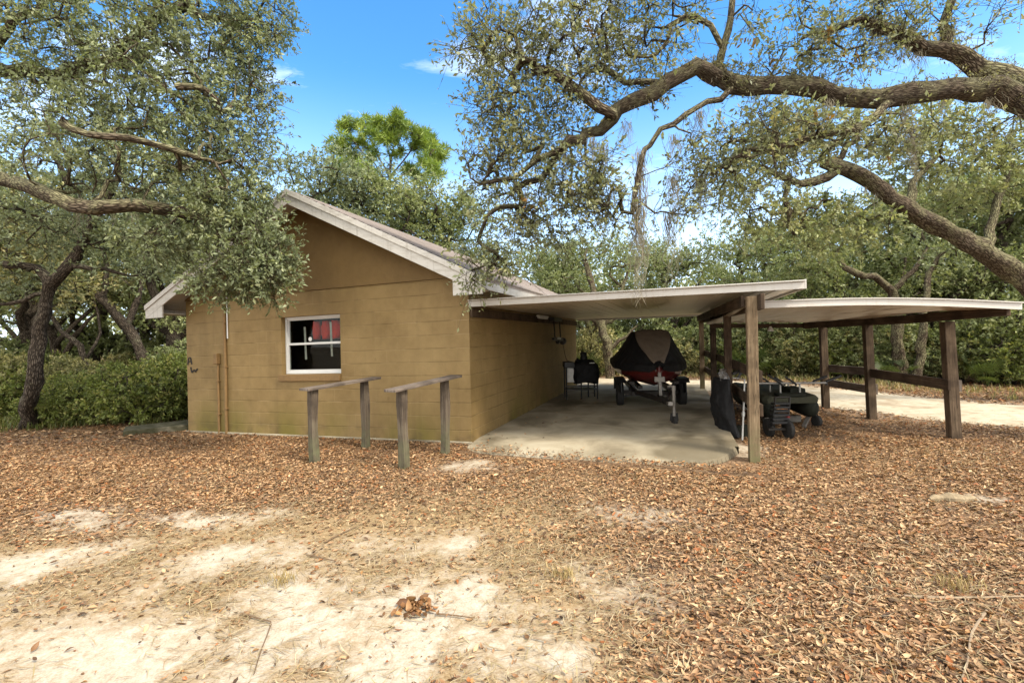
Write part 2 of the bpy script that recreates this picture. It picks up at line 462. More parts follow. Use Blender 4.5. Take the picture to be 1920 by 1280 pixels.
hz = wn('ValToRGB'); wt.links.new(sx.outputs[2], hz.inputs[0]); hz.color_ramp.interpolation = 'EASE'; hz.color_ramp.elements[0].position = .02; hz.color_ramp.elements[0].color = (.8, .8, .8, 1); hz.color_ramp.elements[1].position = .50; hz.color_ramp.elements[1].color = (0, 0, 0, 1)
mh = wn('Mix', data_type='RGBA'); wt.links.new(wm('MULTIPLY', hz.outputs[0], wm('ADD', nz2.outputs[0], .5)), mh.inputs[0]); wt.links.new(hs.outputs[0], mh.inputs[6]); mh.inputs[7].default_value = (2.5, 3.0, 3.8, 1)
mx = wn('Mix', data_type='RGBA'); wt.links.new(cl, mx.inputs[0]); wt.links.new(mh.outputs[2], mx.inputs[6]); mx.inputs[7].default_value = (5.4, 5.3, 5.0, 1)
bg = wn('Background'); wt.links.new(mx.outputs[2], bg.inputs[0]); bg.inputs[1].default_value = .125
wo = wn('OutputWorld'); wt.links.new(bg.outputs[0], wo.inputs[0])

sun = bpy.data.lights.new('sun', 'SUN'); sun.energy = 1.4; sun.angle = R(14); sun.color = (1, .90, .74)
so = bpy.data.objects.new('sun', sun); C.objects.link(so)
sd = Vector((math.sin(SUN_AZ) * math.cos(SUN_EL), math.cos(SUN_AZ) * math.cos(SUN_EL), math.sin(SUN_EL)))
so.rotation_euler = sd.to_track_quat('Z', 'Y').to_euler(); so.location = sd * 40

cam = bpy.data.cameras.new('camera'); co = bpy.data.objects.new('camera', cam); C.objects.link(co); sc.camera = co
cam.sensor_width = 36; cam.lens = F / 1920 * 36; cam.clip_end = 2000; cam.clip_start = .05
cam.shift_y = -(640 - CY) / 1920
m4 = Matrix.Identity(4)
for i in range(3):
    m4[i][0] = RX[i]; m4[i][1] = UP[i]; m4[i][2] = (0, -1, 0)[i]; m4[i][3] = CAM[i]
co.matrix_world = m4
sc.view_settings.view_transform = 'Standard'; sc.view_settings.look = 'None'; sc.view_settings.gamma = 1
sc.view_settings.exposure = 2.2
sc.cycles.max_bounces = 6; sc.cycles.transparent_max_bounces = 8; sc.cycles.use_denoising = True
sc.cycles.diffuse_bounces = 4; sc.cycles.caustics_reflective = False; sc.cycles.caustics_refractive = False

# ------------------------------------------------------------------ ground
SAND = [(90, 1040, .5, .3, .9), (175, 965, .6, .3, .6), (400, 970, .5, .22, .7), (415, 1050, .34, .3, 1), (475, 1130, .38, .25, .9),
        (325, 1210, .7, .3, 1), (525, 1175, .4, .22, 1), (725, 1140, .3, .2, 1), (750, 1195, .28, .2, 1), (800, 1020, .35, .22, .8),
        (875, 1125, .3, .25, .8), (575, 1250, .45, .18, 1), (925, 1230, .35, .2, .8), (885, 873, .4, .2, .9), (1160, 965, .6, .3, .45),
        (1120, 1135, .35, .3, .5), (985, 1265, .3, .15, .8), (30, 1215, .4, .2, .8), (680, 1010, .4, .2, .4), (1420, 845, .3, .3, .7),
        (1800, 930, .35, .12, .5), (250, 1100, .6, .3, .45), (640, 1090, .5, .3, .5)]
SB = [(*G(a, b)[:2], c, d, e) for a, b, c, d, e in SAND]
def sand_mask(x, y):
    s = np.zeros_like(x)
    wx = x + .9 * (fbm(x * 1.9, y * 1.9, 3, 5) - .5); wy = y + .7 * (fbm(x * 1.9, y * 1.9, 9, 5) - .5)
    for a, b, rx, ry, e in SB:
        q = ((wx - a) / (rx * 1.15)) ** 2 + ((wy - b) / (ry * 1.2)) ** 2
        s = np.maximum(s, e * np.exp(-q * 1.1))
    n = fbm(x * 3.2, y * 3.2, 21, 5)
    low = np.clip((.7 - x) / 1.5, 0, 1) * np.clip((3.9 - y + .1 * x) / 1.3, 0, 1) * .62
    return np.clip(np.maximum(s, low) * np.clip(-.1 + 2.2 * n, 0, 1.4), 0, 1)
def straw_mask(x, y):
    """thin dry-grass cover on the left foreground, where the leaf litter thins out"""
    a = np.clip((1.15 - x) / 1.1, 0, 1) * np.clip((5.3 - y + .18 * x) / 1.2, 0, 1)
    return np.clip(a * (.55 + .9 * fbm(x * .9, y * .9, 33)), 0, 1)

ROADC = [G(900, 716), G(1130, 717), G(1330, 722), G(1540, 742), G(1700, 758), G(1900, 778)]
ROADC = [np.array([-14, 20.5, 0]), np.array([-5, 18.2, 0]), G(1130, 717.5), G(1330, 722), G(1540, 742), G(1720, 762), G(1915, 778), np.array([13, 6.0, 0]), np.array([19, 1, 0])]
def catmull(pts, step):
    p = [np.array(a, float) for a in pts]; p = [2 * p[0] - p[1]] + p + [2 * p[-1] - p[-2]]
    out = []
    for i in range(1, len(p) - 2):
        n = max(2, int(np.linalg.norm(p[i + 1] - p[i]) / step))
        for k in range(n):
            t = k / n
            out.append(.5 * ((2 * p[i]) + (-p[i - 1] + p[i + 1]) * t + (2 * p[i - 1] - 5 * p[i] + 4 * p[i + 1] - p[i + 2]) * t * t + (-p[i - 1] + 3 * p[i] - 3 * p[i + 1] + p[i + 2]) * t ** 3))
    out.append(p[-2]); return np.array(out)
RC = catmull(ROADC, .35)
def road_dist(x, y):
    d = np.full(np.shape(x), 1e9)
    for q in RC: d = np.minimum(d, np.hypot(x - q[0], y - q[1]))
    return d
ROADW = 1.45

def axis(parts):
    a = []
    for lo_, hi_, st in parts: a += list(np.arange(lo_, hi_, st))
    return np.array(a + [parts[-1][1]])
gx = axis([(-500, -60, 55), (-60, -16, 2.2), (-16, -8, .25), (-8, 8, .06), (8, 16, .25), (16, 60, 2.2), (60, 500, 55)])
gy = axis([(-60, -2, 6), (-2, 1.6, .4), (1.6, 7.5, .05), (7.5, 14, .16), (14, 26, .6), (26, 80, 3), (80, 700, 60)])
XX, YY = np.meshgrid(gx, gy)
amp = np.clip((np.hypot(XX + 1, YY - 4) < 40) * 1.0, 0, 1)
bump_h = (.05 * (fbm(XX * .45, YY * .45, 2) - .5) + .022 * (fbm(XX * 2.6, YY * 2.6, 5) - .5)) * amp
def flat_mask(x, y):
    t = (x - C0[0]) * V[0] + (y - C0[1]) * V[1]; s = (x - C0[0]) * U[0] + (y - C0[1]) * U[1]
    dx = np.maximum(np.maximum(-4.2 - t, t - WID), 0); dy = np.maximum(np.maximum(-.45 - s, s - 8.3), 0)
    return np.clip(np.hypot(dx, dy) / .5, 0, 1)
def ground_h(x, y):
    return gz(x, y) + (.05 * (fbm(x * .45, y * .45, 2) - .5) + .022 * (fbm(x * 2.6, y * 2.6, 5) - .5)) * flat_mask(x, y)
ZZ = gz(XX, YY) + bump_h * flat_mask(XX, YY)
nx, ny = len(gx), len(gy)
idx = np.arange(nx * ny).reshape(ny, nx)
q = np.stack([idx[:-1, :-1], idx[:-1, 1:], idx[1:, 1:], idx[1:, :-1]], -1).reshape(-1, 4)
sm = sand_mask(XX, YY); stw = straw_mask(XX, YY)
rd = road_dist(XX, YY)
shoulder = np.clip(1 - (rd - ROADW + .2) / 1.2, 0, 1) * np.clip(.2 + 1.3 * (fbm(XX * 1.1, YY * 1.1, 41) - .2), 0, 1) * (XX > -6)
tint = np.stack([np.maximum(sm, shoulder * .9), stw, np.zeros_like(sm)], -1).reshape(-1, 3)
me = npmesh('ground', np.stack([XX, YY, ZZ], -1), q, tint=tint, smooth=True)
def m_ground():
    t = NT('leaf_litter_and_sand'); p = t.pos()
    mk = t.n('SeparateColor', {0: t.n('Attribute', attribute_name='tint').outputs['Color']})
    vo = t.n('TexVoronoi', {'Vector': p, 'Scale': 24.0, 'Randomness': 1.0})
    vo2 = t.n('TexVoronoi', {'Vector': t.mapv(p, (1, 1, 1), (3.3, 1.7, 0)), 'Scale': 43.0})
    r1 = t.n('SeparateColor', {0: vo.outputs['Color']}).outputs[0]
    r2 = t.n('SeparateColor', {0: vo2.outputs['Color']}).outputs[1]
    lit = t.ramp(r1, [(0, (.045, .027, .017)), (.35, (.135, .076, .043)), (.7, (.24, .142, .083)), (1, (.34, .22, .133))])
    lit2 = t.ramp(r2, [(0, (.04, .026, .016)), (.5, (.155, .096, .054)), (1, (.29, .20, .12))])
    lit = t.mix(.5, lit, lit2)
    big = t.noise(p, .7, 4); lit = t.mix(t.ramp(big, [(.4, 0), (.7, .4)]), lit, (.20, .15, .105))
    fine = t.noise(p, 90, 4, .7); mid = t.noise(p, 14, 5, .65)
    sand = t.ramp(t.math('ADD', t.math('MULTIPLY', fine, .5), t.math('MULTIPLY', mid, .5)), [(.33, (.215, .165, .11)), (.47, (.36, .305, .23)), (.66, (.46, .42, .35))])
    stn = t.noise(t.mapv(p, (30, 90, 30)), 1.0, 5, .7, 1.5)
    straw = t.ramp(stn, [(.3, (.13, .085, .043)), (.5, (.27, .19, .10)), (.7, (.40, .305, .18))])
    sm_ = t.math('ADD', mk.outputs[0], t.math('MULTIPLY', t.math('SUBTRACT', mid, .5), 1.1))
    sf = t.ramp(t.math('ADD', sm_, t.math('MULTIPLY', t.math('SUBTRACT', stn, .5), 1.0)), [(.15, 0), (.85, 1)])
    stf = t.ramp(t.math('ADD', mk.outputs[1], t.math('MULTIPLY', t.math('SUBTRACT', mid, .5), .6)), [(.3, 0), (.7, .9)])
    c = t.mix(stf, lit, straw); c = t.mix(sf, c, sand)
    h = t.math('ADD', t.math('MULTIPLY', r1, .35), t.math('MULTIPLY', fine, .35))
    return t.fin(t.bsdf(c, .95, t.bump(h, .5, .012), .1))
g = link('ground', me, m_ground()); tag(g, kind='structure')

# sand road: ribbon with ragged edges, 4 mm above the ground
def m_road():
    t = NT('pale_road_sand'); p = t.pos()
    a = t.noise(p, 60, 4, .7); b = t.noise(p, 5, 5, .6); tr = t.noise(t.mapv(p, (1.2, 1.2, 1)), 1.0, 4)
    c = t.ramp(t.math('ADD', t.math('MULTIPLY', a, .4), t.math('MULTIPLY', b, .6)), [(.33, (.27, .21, .135)), (.48, (.43, .37, .27)), (.7, (.52, .47, .37))])
    c = t.mix(t.ramp(tr, [(.52, 0), (.66, .6)]), c, (.23, .165, .10))
    return t.fin(t.bsdf(c, .95, t.bump(b, .6, .03), .1))
mb_v, mb_q = [], []
NS = 9
for i, pnt in enumerate(RC):
    d = RC[min(i + 1, len(RC) - 1)] - RC[max(i - 1, 0)]; d = d / np.linalg.norm(d); nrm = np.array([-d[1], d[0]])
    for k in range(NS):
        s_ = (k / (NS - 1) - .5) * 2
        wob = 1 + .22 * (float(fbm(np.array(pnt[0] * 1.5 + s_), np.array(pnt[1] * 1.5), 50)) - .5) * 2 if k in (0, NS - 1) else 1
        x_, y_ = pnt[0] + nrm[0] * s_ * ROADW * wob, pnt[1] + nrm[1] * s_ * ROADW * wob
        rut = -.0 if abs(abs(s_) - .5) < .2 else .012
        mb_v.append((x_, y_, float(ground_h(np.array(x_), np.array(y_))) + .022 + (rut if 0 < k < NS - 1 else -.016)))
for i in range(len(RC) - 1):
    for k in range(NS - 1):
        mb_q.append((i * NS + k, i * NS + k + 1, (i + 1) * NS + k + 1, (i + 1) * NS + k))
g = link('sand_road', npmesh('sand_road', np.array(mb_v), np.array(mb_q), smooth=True), m_road()); tag(g, kind='structure')

# carport slab: real step with a worn, ragged front edge
mb = MB()
FR = []
NF = 72
for k in range(NF + 1):
    f_ = k / NF; t_ = -3.58 * f_
    s_ = -.12 - .36 * min(1, f_ / .08) ** .5 + .14 * max(0, f_ - .55) / .45 + .05 * (float(fbm(np.array(f_ * 9.0), np.array(3.3), 15)) - .5) * 2 + .03 * (float(fbm(np.array(f_ * 40.0), np.array(7.3), 16)) - .5) * 2
    if f_ > .86: s_ += .75 * ((f_ - .86) / .14) ** 2
    FR.append((t_, s_))
top = [B(t_, s_, .006) for t_, s_ in FR]
back = [B(t_, 7.95, .035) for t_, s_ in FR]
MIDS = [B(t_, .3, .035) for t_, s_ in FR]
for i in range(NF):
    mb.face([top[i], top[i + 1], MIDS[i + 1], MIDS[i]]); mb.face([MIDS[i], MIDS[i + 1], back[i + 1], back[i]])
    lo1, lo2 = top[i] - np.array([.02 * -U[0], .03, .06]), top[i + 1] - np.array([0, .03, .06])
    mb.face([lo1, lo2, top[i + 1], top[i]])
e1, e2, e3 = top[-1], MIDS[-1], back[-1]; dn = np.array([0, 0, -.09])
mb.face([e1 + dn, e2 + dn, e2, e1]); mb.face([e2 + dn, e3 + dn, e3, e2])
o = mb.build('carport_slab', M['conc']); tag(o, kind='structure')
# small slab left of the house
pav = thing('concrete_pad', 'low mossy concrete pad on the ground at the left house corner', 'concrete pad', B(6.3, .25, 0))
mb = MB(); pq = [(-6.16, 8.88), (-7.08, 8.40), (-7.5, 8.95), (-6.45, 9.7)]
lo_ = [np.array([x, y, gzf(x, y) - .1]) for x, y in pq[::-1]]; hi_ = [np.array([x, y, gzf(x, y) + .115]) for x, y in pq[::-1]]
mb.hexa(lo_ + hi_); mb.build('slab', M['mossconc'], pav, bevel=.015)

# ------------------------------------------------------------------ house
house = thing('block_house', 'tan painted concrete block outbuilding with a shingled gable roof', 'house', B(WID / 2, 0, 0))
TW = .2
WT0, WT1, WZ0, WZ1 = 2.30, 3.54, 1.055, 2.035
mb = MB(); bx = lambda *a: mb.box(lambda p, q_, r: B(p, q_, r), *a)
ZT = 2.45
def wallface(t0, t1, z0, z1): pass
# front wall in four pieces round the window, butted
bx(0, WT0, 0, TW, -.05, ZT); bx(WT1, WID, 0, TW, -.05, ZT); bx(WT0, WT1, 0, TW, -.05, WZ0); bx(WT0, WT1, 0, TW, WZ1, ZT)
bx(0, TW, TW, DEP, -.05, ZT); bx(WID - TW, WID, TW, DEP, -.05, ZT); bx(TW, WID - TW, DEP - TW, DEP, -.05, ZT)
o = mb.build('wall', M['wall'], house)
# re-do UVs in building metres so block courses run level and start at the foot
def bld_uv(o):
    me = o.data; off = house.location; l = me.uv_layers[0].data
    for p in me.polygons:
        n = p.normal
        along_front = abs(n.x * U[0] + n.y * U[1]) > .7
        for li in p.loop_indices:
            c = me.vertices[me.loops[li].vertex_index].co + off
            t = (c.x - C0[0]) * V[0] + (c.y - C0[1]) * V[1]; s = (c.x - C0[0]) * U[0] + (c.y - C0[1]) * U[1]
            l[li].uv = ((t if along_front else s) + 40 * .4064, c.z - SH * t + 10 * .2032 + .008)
bld_uv(o)
# gable: stucco panel standing 2 cm proud, its lower edge throws the drip line
TM = WID / 2; ZR = 4.02; EV = .41; SL = (ZR - 2.37) / (TM + EV)
rz = lambda t: ZR - abs(t - TM) * SL
for s0, s1, nm in ((-.022, .12, 'gable'), (DEP - .12, DEP + .022, 'gable')):
    mb = MB(); zb = 2.455
    tri = [(0 + .0, zb), (WID, zb), (WID, rz(WID) - .1), (TM, rz(TM) - .1), (0, rz(0) - .1)]
    f_ = [B(t, s0, z) for t, z in tri]; b_ = [B(t, s1, z) for t, z in tri]
    mb.face(f_); mb.face(b_[::-1])
    for i in range(5): mb.face([f_[i], f_[(i + 1) % 5], b_[(i + 1) % 5], b_[i]])
    o = mb.build(nm, M['stucco'], house); bld_uv(o)
# foundation strip
mb = MB(); mb.box(B, -.03, WID + .03, -.035, -.0015, -.12, .035); mb.build('footing', M['conc'], house, bevel=.008)
# roof
S0, S1 = -.45, DEP + .35
roof = None
for sgn in (0, 1):
    mb = MB()
    te = -EV if sgn == 0 else WID + EV
    a = lambda t, s, dz: B(t, s, rz(t) + dz)
    pts = [a(te, S0, -.05), a(TM, S0, -.05), a(TM, S1, -.05), a(te, S1, -.05), a(te, S0, 0), a(TM, S0, 0), a(TM, S1, 0), a(te, S1, 0)]
    if sgn: pts = [pts[i] for i in (1, 0, 3, 2, 5, 4, 7, 6)]
    mb.hexa(pts)
    o = mb.build('roof', M['shingle'], house)
    l = o.data.uv_layers[0].data; off = house.location
    for p in o.data.polygons:
        for li in p.loop_indices:
            c = o.data.vertices[o.data.loops[li].vertex_index].co + off
            t = (c.x - C0[0]) * V[0] + (c.y - C0[1]) * V[1]; s = (c.x - C0[0]) * U[0] + (c.y - C0[1]) * U[1]
            l[li].uv = (s, abs(t - TM) * 1.12)
    # a course of slightly lifted shingle tabs: thin overlapping strips
    mb = MB(); k = 0; tt = 0.05
    while tt < TM + EV - .02:
        t0 = TM - tt if sgn == 0 else TM + tt
        t1 = TM - min(tt + .15, TM + EV + .02) if sgn == 0 else TM + min(tt + .15, TM + EV + .02)
        pts = [B(t0, S0 - .015, rz(t0) + .003), B(t1, S0 - .015, rz(t1) + .016), B(t1, S1, rz(t1) + .016), B(t0, S1, rz(t0) + .003)]
        lo_ = [B(t1, S0 - .015, rz(t1) + .001), B(t1, S1, rz(t1) + .001)]
        uvs = [(0, k * .14), (0, k * .14 + .135), (S1 - S0, k * .14 + .135), (S1 - S0, k * .14)]
        mb.face(pts, uvs); mb.face([pts[1], lo_[0], lo_[1], pts[2]], [(0, .05)] * 4)
        k += 1; tt += .14
    mb.build('shingles', M['shingle'], o)
    # rake boards front, soffit, eave board, return box
    mb = MB(); dz = .052
    def rake(s0, s1, d0, d1, ta, tb):
        A = [B(ta, s0, rz(ta) - d1), B(tb, s0, rz(tb) - d1), B(tb, s1, rz(tb) - d1), B(ta, s1, rz(ta) - d1),
             B(ta, s0, rz(ta) - d0), B(tb, s0, rz(tb) - d0), B(tb, s1, rz(tb) - d0), B(ta, s1, rz(ta) - d0)]
        mb.hexa(A)
    rake(S0 - .0, S0 + .03, dz, .235, te, TM); mb.build('rake_board', M['white'], house, bevel=.004)
    mb = MB(); rake(S0 - .022, S0 - .001, .0 - .001, .085, te, TM); mb.build('rake_trim', M['white'], house, bevel=.004)
    mb = MB(); rake(S1 - .03, S1, dz, .235, te, TM); mb.build('rake_board', M['white'], house, bevel=.004)
    mb = MB(); rake(S0 + .031, S1 - .031, dz, .075, te + (.032 if sgn == 0 else -.032), TM)
    mb.build('soffit', M['white'], house)
    mb = MB()
    ti = te + (.03 if sgn == 0 else -.03); zb = 2.205
    t0, t1 = min(te, ti), max(te, ti)
    mb.box(B, t0, t1, S0 + .0315, S1 - .031, zb, rz(te) - .053)
    # return box closing the eave at the gable
    w0, w1 = (te + .031, -.015) if sgn == 0 else (WID + .015, te - .031)
    mb.box(B, w0, w1, S0 + .0315, -.025, zb - .0, zb + .02)
    mb.build('eave_board', M['white'], house, bevel=.004)
    mb = MB()
    # triangular face of the return box
    w0, w1 = (te + .004, .03) if sgn == 0 else (WID - .03, te - .004)
    pf = [(w0, 2.139), (w1, 2.139), (w1, rz(w1) - .236), (w0, rz(w0) - .236)]
    f1 = [B(t, S0 + .003, z) for t, z in pf]; f2 = [B(t, S0 + .028, z) for t, z in pf]
    mb.face(f1); mb.face(f2[::-1])
    for i in range(4): mb.face([f1[i], f1[(i + 1) % 4], f2[(i + 1) % 4], f2[i]])
    mb.build('return_board', M['white'], house, bevel=.004)
# window
win = MB(); ws = .09
def fr(mb, t0, t1, z0, z1, wd, s0, s1):
    mb.box(B, t0, t0 + wd, s0, s1, z0, z1); mb.box(B, t1 - wd, t1, s0, s1, z0, z1)
    mb.box(B, t0 + wd, t1 - wd, s0, s1, z0, z0 + wd); mb.box(B, t0 + wd, t1 - wd, s0, s1, z1 - wd, z1)
fr(win, WT0 + .003, WT1 - .003, WZ0 + .003, WZ1 - .003, .034, ws, ws + .08)
window = win.build('window', M['vinyl'], house, bevel=.004)
ZM = (WZ0 + WZ1) / 2 + .03
mb = MB(); fr(mb, WT0 + .038, WT1 - .038, ZM - .026, WZ1 - .038, .022, ws + .035, ws + .065); mb.build('sash', M['vinyl'], window, bevel=.003)
mb = MB(); fr(mb, WT0 + .038, WT1 - .038, WZ0 + .038, ZM + .010, .034, ws + .01, ws + .034); mb.build('sash', M['vinyl'], window, bevel=.003)
mb = MB(); mb.box(B, WT0 + .060, WT1 - .060, ws + .047, ws + .051, ZM - .004, WZ1 - .060); mb.build('pane', M['glass'], window)
mb = MB(); mb.box(B, WT0 + .072, WT1 - .072, ws + .02, ws + .024, WZ0 + .072, ZM - .024); mb.build('pane', M['glass'], window)
mb = MB(); mb.box(B, WT0 - .0, WT1 + .04, -.045, ws - .002, WZ0 - .115, WZ0 - .001); mb.build('sill', M['sill'], window, bevel=.01)
mb = MB(); mb.lathe(B(WT1 - .50, ws + .046, ZM + .07), B(0, 1, 0) - B(0, 0, 0), [(0, .037), (-.002, .037)], 18); mb.build('sticker', M['vinyl'], window)
mb = MB()   # sheets close behind the window, the room's shade put into their near-black colour
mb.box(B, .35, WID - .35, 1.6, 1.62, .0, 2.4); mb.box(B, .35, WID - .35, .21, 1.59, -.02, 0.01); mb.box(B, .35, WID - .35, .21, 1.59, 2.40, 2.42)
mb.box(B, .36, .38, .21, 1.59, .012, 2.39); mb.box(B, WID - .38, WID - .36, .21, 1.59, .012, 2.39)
mb.build('room_shade_lining', M['dark'], house)
# things seen through the glass
red = thing('hanging_bundle', 'bright red cloth bundle hanging just inside the dark window', 'cloth bundle', B(2.7, .34, 1.6))
mb = MB()
for k, (t0, wd) in enumerate(((2.38, .20), (2.60, .19), (2.80, .17), (3.0, .13))):
    rings = []
    for j in range(7):
        z = 1.94 - .05 * j; rr = wd * (.32 + .25 * math.sin(j / 6 * math.pi)) * (1 + .12 * math.sin(3 * j + k))
        rings.append([B(t0 + rr * math.cos(a_), .25 + .07 * math.sin(a_), z + .01 * math.sin(5 * a_ + k)) for a_ in np.linspace(0, 2 * math.pi, 12, endpoint=False)])
    mb.loft(rings)
mb.build('cloth', M['redcloth'], red, smooth=True)
for t0, z0, z1 in ((3.17, 1.30, 1.86), (2.62, 1.34, 1.92)):
    mb = MB()
    mb.bar(B(t0, .17, z0), B(t0 + .015, .17, z1), .006, .038, up=(B(1, 0, 0) - B(0, 0, 0)))
    st = mb.build('hanging_strap', M['strap']); tag(st, 'white strap hanging behind the window, ' + ('left of the red bundle' if t0 > 3 else 'in front of the red bundle'), 'strap', 'white straps behind the window')
# conduits on the front wall
for (px, z1, box_) in ((410, 1.30, True), (424, 2.46, False)):
    a = (px - CX) / F
    t = (C0[0] - a * C0[1]) / (-V[0] + a * V[1])
    mb = MB()
    pts = [B(t + .006 * math.sin(k * 2.1), -.026, z) for k, z in enumerate(np.linspace(.0, z1, 6))]
    mb.tube(pts, .021 if box_ else .026, 10)
    for z in (.35, .95) if box_ else (.45, 1.2, 2.0): mb.box(lambda p, q_, r: B(p, q_, r), t - .04, t + .04, -.055, -.002, z, z + .02)
    pp = mb.build('conduit', M['sill'], house, smooth=False)
    if box_:
        mb = MB(); mb.box(B, t - .045, t + .045, -.085, -.003, 1.26, 1.46); mb.build('junction_box', M['sill'], pp, bevel=.012)
    else:
        mb = MB(); mb.tube([B(t - .055, -.016, 1.72), B(t - .055, -.016, 2.46)], .011, 8); mb.build('thin_pipe', M['vinyl'], pp)
# dark painted marks near the left edge
def stroke(mb, pts, wd):
    """pts in (px,py) on the wall plane"""
    q = []
    for px, py in pts:
        a = (px - CX) / F
        t = (C0[0] - a * C0[1]) / (-V[0] + a * V[1]); d = C0[1] + t * V[1]
        q.append(P(px, py, d) - np.array([U[0], U[1], 0]) * .004)
    for a, b in zip(q, q[1:]): mb.bar(a, b, .004, wd, up=(B(0, 0, 1) - B(0, 0, 0)) + .3 * (B(1, 0, 0) - B(0, 0, 0)))
mb = MB(); stroke(mb, [(352.5, 684), (354, 671)], .03); stroke(mb, [(360, 683), (357.5, 670)], .03); stroke(mb, [(354, 678), (359, 677)], .022); stroke(mb, [(354, 671), (357.5, 670)], .02)
mb.build('painted_mark', M['ink'], house)
mb = MB(); stroke(mb, [(358, 688), (360, 698)], .03); stroke(mb, [(360, 698), (365, 693)], .03); stroke(mb, [(365, 693), (366, 697)], .03); stroke(mb, [(366, 697), (371, 691)], .034)
mb.build('painted_mark', M['ink'], house)

# ------------------------------------------------------------------ carport
cp = thing('carport', 'flat cream metal carport roof on brown timber posts, joined to the house', 'carport', G(1410, 866))
POSTS = [np.array([2.87, 5.55]), np.array([3.6, 7.75]), np.array([4.31, 9.95]), np.array([4.96, 12.15])]
CW, CS0, CS1 = 4.26, -.02, 7.95
zc = lambda t: 2.035 + .010 * t       # drops a little away from the house (t negative)
mb = MB()
# pan roof with down-turned ribs
NP = 10
for k in range(NP):
    t0, t1 = -.004 - (CW - .004) * k / NP, -.004 - (CW - .004) * (k + 1) / NP
    sag = .0
    mb.hexa([B(t1, CS0 + .02, zc(t1)), B(t0, CS0 + .02, zc(t0)), B(t0, CS1, zc(t0) + .02), B(t1, CS1, zc(t1) + .02),
             B(t1, CS0 + .02, zc(t1) + .03), B(t0, CS0 + .02, zc(t0) + .03), B(t0, CS1, zc(t0) + .05), B(t1, CS1, zc(t1) + .05)])
o = mb.build('roof', M['pan'], cp)
mb = MB()
for k in range(1, NP * 2):
    t0 = -CW * k / (NP * 2)
    mb.box(lambda a, b, c: B(a, b, zc(a) + c + .02 * (b - CS0) / (CS1 - CS0)), t0 - .006, t0 + .006, CS0 + .03, CS1 - .01, -.006, -.001)
mb.build('rib', M['pan'], cp)
mb = MB()
fb = lambda s0, s1, z0, z1: mb.hexa([B(-CW - .01, s0, zc(-CW) + z0), B(-.006, s0, zc(0) + z0), B(-.006, s1, zc(0) + z0), B(-CW - .01, s1, zc(-CW) + z0),
                                       B(-CW - .01, s0, zc(-CW) + z1), B(-.006, s0, zc(0) + z1), B(-.006, s1, zc(0) + z1), B(-CW - .01, s1, zc(-CW) + z1)])
fb(CS0 - .0, CS0 + .018, -.03, .055); fb(CS0 - .035, CS0 + .02, .057, .072)
fb(CS1 + .001, CS1 + .02, -.03, .09)
mb.box(lambda a, b, c: B(a, b, zc(-CW) + c), -CW - .03, -CW - .0105, CS0 + .0, CS1, -.03, .08)
mb.build('fascia', M['whitem'], cp, bevel=.004)
# posts, beam, rails
def gpt(xy, z=None): return np.array([xy[0], xy[1], (gzf(*xy) if z is None else z)])
pm = [M['wood_pale'], M['wood_dark'], M['wood_dark'], M['wood_pale']]
for k, p in enumerate(POSTS):
    mb = MB(); a = gpt(p, -.12); b = gpt(p, 1.975)
    wd = .115
    mb.bar(a, b, wd, wd, up=(U[0], U[1], 0)); mb.build('post', pm[k], cp, bevel=.006)
mb = MB(); p = POSTS[0] + U * .125; mb.bar(gpt(p, .0), gpt(p + .005, 1.83), .10, .038, up=(U[0], U[1], 0)); mb.build('post', M['wood_mid'], cp, bevel=.004)
d = (POSTS[3] - POSTS[0]); d /= np.linalg.norm(d); nrm2 = np.array([d[1], -d[0]])
for off, nm in ((.08, 'beam'),):
    mb = MB(); mb.bar(gpt(POSTS[0] + nrm2 * off - d * .22, 1.90), gpt(POSTS[3] + nrm2 * off + d * .3, 1.915), .042, .18); mb.build(nm, M['wood_dark'], cp, bevel=.004)
mb = MB(); mb.bar(gpt(POSTS[0] + nrm2 * -.08 + d * .06, 1.925), gpt(POSTS[3] - nrm2 * .08, 1.935), .038, .14); mb.build('beam', M['wood_dark'], cp, bevel=.004)
for i, z in ((0, 1.02), (0, .62), (1, 1.02), (2, 1.02), (2, .6)):
    a, b = POSTS[i] + nrm2 * .08, POSTS[i + 1] + nrm2 * .08
    mb = MB(); mb.bar(gpt(a - d * .03, z), gpt(b + d * .03, z + .01), .038, .14); mb.build('rail', M['wood_mid'] if i else M['wood_dark'], cp, bevel=.004)
for i in (1, 2):    # knee braces
    mb = MB(); mb.bar(gpt(POSTS[i] + nrm2 * .05 + d * .06, 1.45), gpt(POSTS[i] + nrm2 * .05 + d * .42, 1.82), .036, .08); mb.build('brace', M['wood_dark'], cp)

# lower lean-to roof on the right
lt = thing('lean_to', 'low lean-to of cream metal sheets on dark timber posts right of the carport', 'lean-to', G(1782, 822))
RP = [np.array([6.14, 6.5]), np.array([6.24, 8.12]), np.array([6.23, 9.3])]
q4 = [np.array([2.98, 5.78, 1.885]), np.array([6.06, 5.52, 1.795]), np.array([6.38, 9.95, 1.72]), np.array([4.15, 9.95, 1.735])]
def lt_pt(a, b, dz=0):
    p = (q4[0] * (1 - a) + q4[1] * a) * (1 - b) + (q4[3] * (1 - a) + q4[2] * a) * b
    arch = .05 * math.sin(math.pi * min(1, a)) * (1 - b * .5)
    return p + np.array([0, 0, dz + arch])
NA, NB = 56, 12
mb = MB()
for side in (0, 1):
    for i in range(NA):
        for j in range(NB):
            z = lambda i_: .011 * (1 if (i_ % 4) < 2 else 0) + side * .016
            wv = lambda i_, j_: .010 * math.sin(i_ * .31 + j_ * .9) + .007 * math.sin(i_ * .9 - j_)
            c4 = [lt_pt(a_ / NA, b_ / NB, z(a_) + wv(a_, b_)) for a_, b_ in ((i, j), (i + 1, j), (i + 1, j + 1), (i, j + 1))]
            mb.face(c4 if side else c4[::-1])
